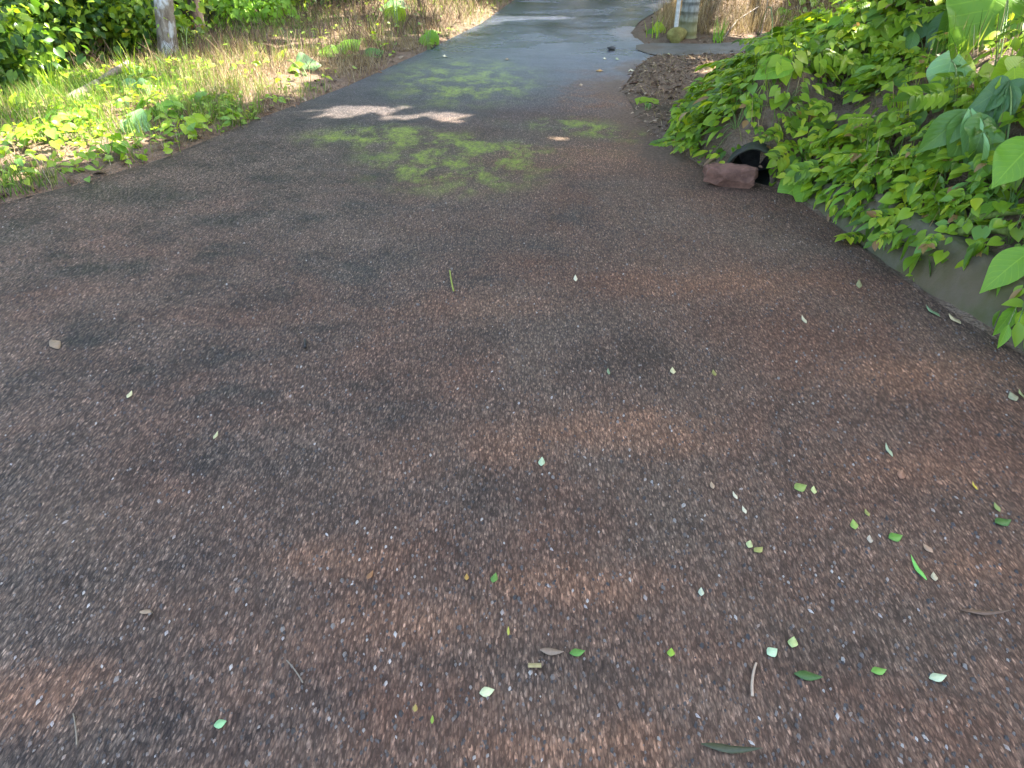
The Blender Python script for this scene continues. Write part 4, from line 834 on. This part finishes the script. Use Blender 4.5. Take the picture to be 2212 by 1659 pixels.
for it in [
    ('pale cream square leaf alone in the middle of the lane, right of centre', 1453, 803, 15, 14, 10, CREAM), ('small white leaf flake in the reddish upper middle of the lane', 1243, 604, 12, 10, 5, WHITE),
    ('pale mint leaf just below the orange dust patch', 1170, 1000, 20, 17, 10, (.42, .52, .36)), ('orange leaf on the far lane near the soil apron', 1295, 154, 16, 18, 30, ORANGE),
    ('white leaf on the far lane right of the orange leaf', 1363, 154, 12, 13, 0, WHITE), ('white leaf at the left edge of the far lane', 960, 123, 15, 12, 0, WHITE),
    ('tiny white leaf left of a similar one beyond the orange leaf', 1306, 128, 12, 9, 5, WHITE), ('tiny greenish white leaf below the dark stone', 1333, 129, 12, 9, 0, (.5, .55, .36)),
    ('lone pale leaf in the centre of the far lane', 1095, 129, 12, 9, 0, PINK), ('pinkish pale leaf left of the orange leaf and lower', 1255, 185, 12, 10, 0, PINK),
    ('pale yellow leaf where the concrete driveway meets the lane', 1445, 119, 13, 11, 0, (.42, .42, .2)), ('rust red leaf at the tip of the soil apron', 1368, 184, 24, 9, 85, (.26, .07, .02)),
    ('yellow green leaf lying left of a cream leaf at mid right', 1728, 1055, 30, 18, 80, (.24, .32, .06)), ('cream leaf touching the yellow green one at mid right', 1757, 1061, 17, 14, 20, (.55, .58, .25)),
    ('round lime leaf in the cluster right of centre', 1844, 1136, 20, 17, 15, (.28, .40, .07)), ('dull yellow leaf above the round lime leaf', 1872, 1110, 15, 10, 0, (.30, .30, .07)),
    ('green curved leaf right of the lime leaf cluster', 1933, 1163, 30, 18, 85, GREEN), ('pinkish white leaf between the lime leaf and the green curved leaf', 1878, 1167, 17, 14, 20, (.46, .38, .34)),
    ('pale half of a torn yellow leaf pair', 1618, 1178, 18, 17, 30, (.45, .50, .25)), ('mustard half of a torn yellow leaf pair', 1638, 1190, 24, 15, 70, (.36, .34, .09)),
    ('long thin vivid green blade standing out at the right', 1981, 1232, 46, 11, -12, (.17, .50, .08), T_LANCE), ('small cream leaf under the long thin green blade', 2017, 1248, 18, 14, 20, (.48, .40, .30)),
    ('pink brown leaf above the long thin green blade', 2003, 1187, 20, 13, -30, (.40, .24, .17)), ('tiny bright yellow petal at the far right', 2104, 1052, 16, 6, 5, (.60, .45, .01)),
    ('dull green leaf sprig at the right edge', 2165, 1130, 34, 18, 85, (.06, .15, .02)), ('olive leaf above the green sprig at the right edge', 2152, 1099, 16, 10, 0, (.25, .30, .08)),
    ('green lobed leaf right of the brown bark strip', 1247, 1412, 36, 18, 85, (.10, .26, .03)), ('bright lime leaf alone near the bottom centre', 1449, 1412, 18, 18, 20, LIME),
    ('cream pointed leaf near the bottom centre', 1052, 1497, 34, 20, 80, (.58, .60, .38)), ('white green leaf with notched edge below the pale yellow one', 1667, 1411, 26, 20, 70, (.45, .60, .42)),
    ('pale yellow green crinkled leaf above the notched white green leaf', 1712, 1390, 24, 22, 30, (.42, .50, .20)), ('dark green leaf with pale tip in the lower right', 1745, 1463, 58, 18, 100, DKG),
    ('bright green blocky leaf in the lower right', 1897, 1452, 32, 18, 88, (.17, .38, .05)), ('white green leaf with a dark stalk in the lower right', 2024, 1466, 36, 17, 85, (.48, .56, .42)),
    ('mint green leaf alone in the lower left', 477, 1566, 26, 20, 75, MINT), ('long dull olive leaf at the bottom edge', 1578, 1623, 125, 16, 100, (.060, .065, .030), T_LANCE),
    ('orange brown leaf on edge in the left centre', 800, 1245, 22, 12, 30, (.28, .12, .04)), ('small golden leaf left of a green one in the centre', 1008, 1249, 14, 11, 0, (.42, .23, .03)),
    ('ragged green leaf right of the small golden leaf', 1068, 1251, 22, 18, 20, (.11, .24, .03)), ('mustard leaf fragment near the bottom left of centre', 897, 1532, 15, 12, 0, (.36, .26, .06)),
    ('tiny lime fragment right of the mustard fragment', 934, 1557, 16, 8, 0, (.22, .33, .02)), ('tiny yellow petal above the brown bark strip', 1098, 1366, 18, 7, 0, (.42, .42, .04)),
    ('cream leaf fragment in the left middle of the lane', 281, 855, 14, 11, 0, CREAM), ('pale yellow fragment below and right of the left cream one', 467, 943, 16, 9, 5, (.48, .45, .25)),
    ('tan leaf at the far left middle', 121, 747, 17, 20, 60, (.26, .17, .11)), ('cream leaf lying against the foot of the kerb wall', 2061, 692, 24, 14, -20, (.58, .44, .27)),
    ('curled grey green leaf beside the kerb wall foot', 2013, 676, 34, 12, -30, (.18, .28, .15)), ('olive leaf on red dust left of the kerb wall', 1855, 617, 20, 13, 40, (.26, .25, .12)),
    ('cream fragment in the dark red right half of the lane', 1736, 693, 16, 9, 0, (.55, .48, .36)), ('grey green oval leaf at the right middle', 1918, 976, 26, 11, 0, (.36, .42, .30)),
    ('pale olive leaf near the right edge', 2187, 860, 16, 18, 10, (.32, .30, .20)), ('yellowish leaf cut by the right edge', 2206, 856, 20, 12, 10, (.38, .40, .16)),
    ('grey green fragment left of the pale cream square leaf', 1314, 805, 14, 8, 0, (.22, .30, .18)), ('dull yellow fragment right of the pale cream square leaf', 1542, 808, 13, 11, 0, (.26, .24, .05)),
    ('white petal left of the lime leaf cluster', 1587, 1073, 17, 9, -15, WHITE), ('white fleck below the white petal', 1607, 1104, 16, 9, -10, WHITE), ('pale flake above the white petal', 1538, 1051, 15, 11, 0, PINK),
    ('white green petal between the centre and the torn yellow leaves', 1514, 1281, 18, 14, 15, (.46, .50, .42)), ('reddish brown dead leaf far right of the lime leaf cluster', 1945, 1028, 22, 18, 40, (.30, .14, .09))]:
    fallen(*it)
# bark strip, husk, twigs
fallen('brown bark strip left of the green lobed leaf', 1192, 1412, 56, 14, 100, (.26, .17, .13), T_LANCE, .006, 'bark strip', 'bark_strip', None)
fallen('faint brown twig lying near the right edge', 2125, 1328, 90, 9, 98, (.16, .09, .06), T_LANCE, .004, 'bark strip', 'bark_strip', None)
def twig(label, pts, r, col):
    P = np.array([(*g(u, v), .004 + 1.2 * r) for u, v in pts]); v, f = tube(bez(*P, 12), r * np.linspace(.7, 1, 12), 6)
    return tag(base_mesh('twig', v, f, m_flat(col), P[0]), label, 'twig', 'twigs on the road')
twig('curved pale twig standing out below the notched white green leaf', [(1632, 1437), (1620, 1470), (1624, 1508)], .0038, (.45, .33, .22))
twig('thin yellow green stem in the upper middle of the lane', [(972, 588), (974, 610), (980, 632)], .004, (.28, .30, .04))
twig('short dark twig left of centre in the upper lane', [(659, 738), (662, 746), (660, 756)], .006, (.02, .016, .012))
twig('faint thin twig bent like a hook in the lower left', [(620, 1430), (640, 1450), (655, 1478)], .002, (.20, .16, .11))
twig('faint grass stem in the bottom left corner', [(160, 1545), (168, 1580), (168, 1612)], .002, (.22, .17, .11))
hx, hy = g(318, 1330); hv = []; 
for i in range(7):
    for k in range(9):
        a = -.4 + 2.6 * k / 8; hv.append((hx + (i - 3) * .0045, hy + .011 * math.cos(a) * (1 - .06 * (i - 3) ** 2), .002 + .011 * math.sin(a) + .004))
tag(base_mesh('seed_husk', hv, [[i * 9 + k, i * 9 + k + 1, (i + 1) * 9 + k + 1, (i + 1) * 9 + k] for i in range(6) for k in range(8)], m_flat((.30, .20, .11)), (hx, hy, 0)), 'curled tan husk alone on the left side of the near lane', 'husk')
hx, hy = g(1155, 1446); hv = [(x_ + .006 * (hx - hx), y_, z_) for x_, y_, z_ in [(hx + (i - 3) * .005, hy + .012 * math.cos(-.2 + 2.2 * k / 8), .004 + .011 * abs(math.sin(-.2 + 2.2 * k / 8))) for i in range(7) for k in range(9)]]
tag(base_mesh('seed_husk', hv, [[i * 9 + k, i * 9 + k + 1, (i + 1) * 9 + k + 1, (i + 1) * 9 + k] for i in range(6) for k in range(8)], m_flat((.34, .27, .11)), (hx, hy, 0)), 'yellow brown curled husk below the brown bark strip', 'husk')

# small pale chips, all alike
chip_u = RNG.uniform(20, 2190, 400); chip_v = 560 + 1090 * RNG.uniform(0, 1, 400) ** .72; cnt = 0; proto = {}
for u, v in zip(chip_u, chip_v):
    x, y = g(u, v)
    if sdist(ROAD, np.array([x]), np.array([y]))[0] < .08 or cnt >= 170: continue
    kq = int(RNG.integers(0, 5))
    if kq not in proto:
        r = np.random.default_rng(kq + 50); w = oct_ * np.array([.0042, .0085, .0040]) * r.uniform(.8, 1.25, (len(oct_), 3))
        col = [(.36, .31, .25), (.28, .22, .17), (.42, .37, .31), (.24, .17, .12), (.32, .27, .23)][kq]
        me = bpy.data.meshes.new('stone_chip'); me.from_pydata(w.tolist(), [], of.tolist()); me.materials.append(m_flat(col)); proto[kq] = me
    o = bpy.data.objects.new('stone_chip', proto[kq]); C.objects.link(o); o.location = (x, y, .0003); o.rotation_euler = (RNG.normal(0, .1), RNG.normal(0, .1), RNG.normal(0, .35)); s = float(RNG.uniform(.5, 1.1)); o.scale = (s, s, s)
    tag(o, 'small pale stone chip lying on the dark asphalt', 'stone chip', 'pale stone chips on the road'); cnt += 1

# ------------------------------------------------------------------ light, sky, camera
w = bpy.data.worlds.new('World'); bpy.context.scene.world = w; w.use_nodes = True; nt = w.node_tree; bg = nt.nodes['Background']
sky = nt.nodes.new('ShaderNodeTexSky'); sky.sky_type = 'NISHITA'; sky.sun_disc = False; sky.sun_elevation = EL; sky.sun_rotation = AZ; sky.dust_density = 2.2; sky.air_density = .9; sky.ozone_density = .5
nt.links.new(sky.outputs[0], bg.inputs[0]); bg.inputs[1].default_value = .15
l = bpy.data.lights.new('sun', 'SUN'); l.energy = 5.0; l.angle = R(.5); l.color = (1, .96, .88)
s = bpy.data.objects.new('sun', l); C.objects.link(s); s.rotation_euler = Vector(tuple(SUN)).to_track_quat('Z', 'Y').to_euler(); s.location = (6, 4, 12)
cam = bpy.data.cameras.new('camera'); co = bpy.data.objects.new('camera', cam); C.objects.link(co); co.location = (0, 0, CAM_H); co.rotation_euler = (math.pi / 2 - PITCH, 0, 0)
cam.lens = LENS; cam.sensor_width = 36; cam.sensor_fit = 'HORIZONTAL'; cam.clip_start = .05; cam.clip_end = 2000
sc = bpy.context.scene; sc.camera = co; vs = sc.view_settings; vs.view_transform = 'Standard'; vs.look = 'None'; vs.exposure = 3.1; vs.gamma = 1
sc.cycles.use_denoising = True; sc.cycles.max_bounces = 7; sc.cycles.transparent_max_bounces = 6; sc.cycles.sample_clamp_indirect = 6
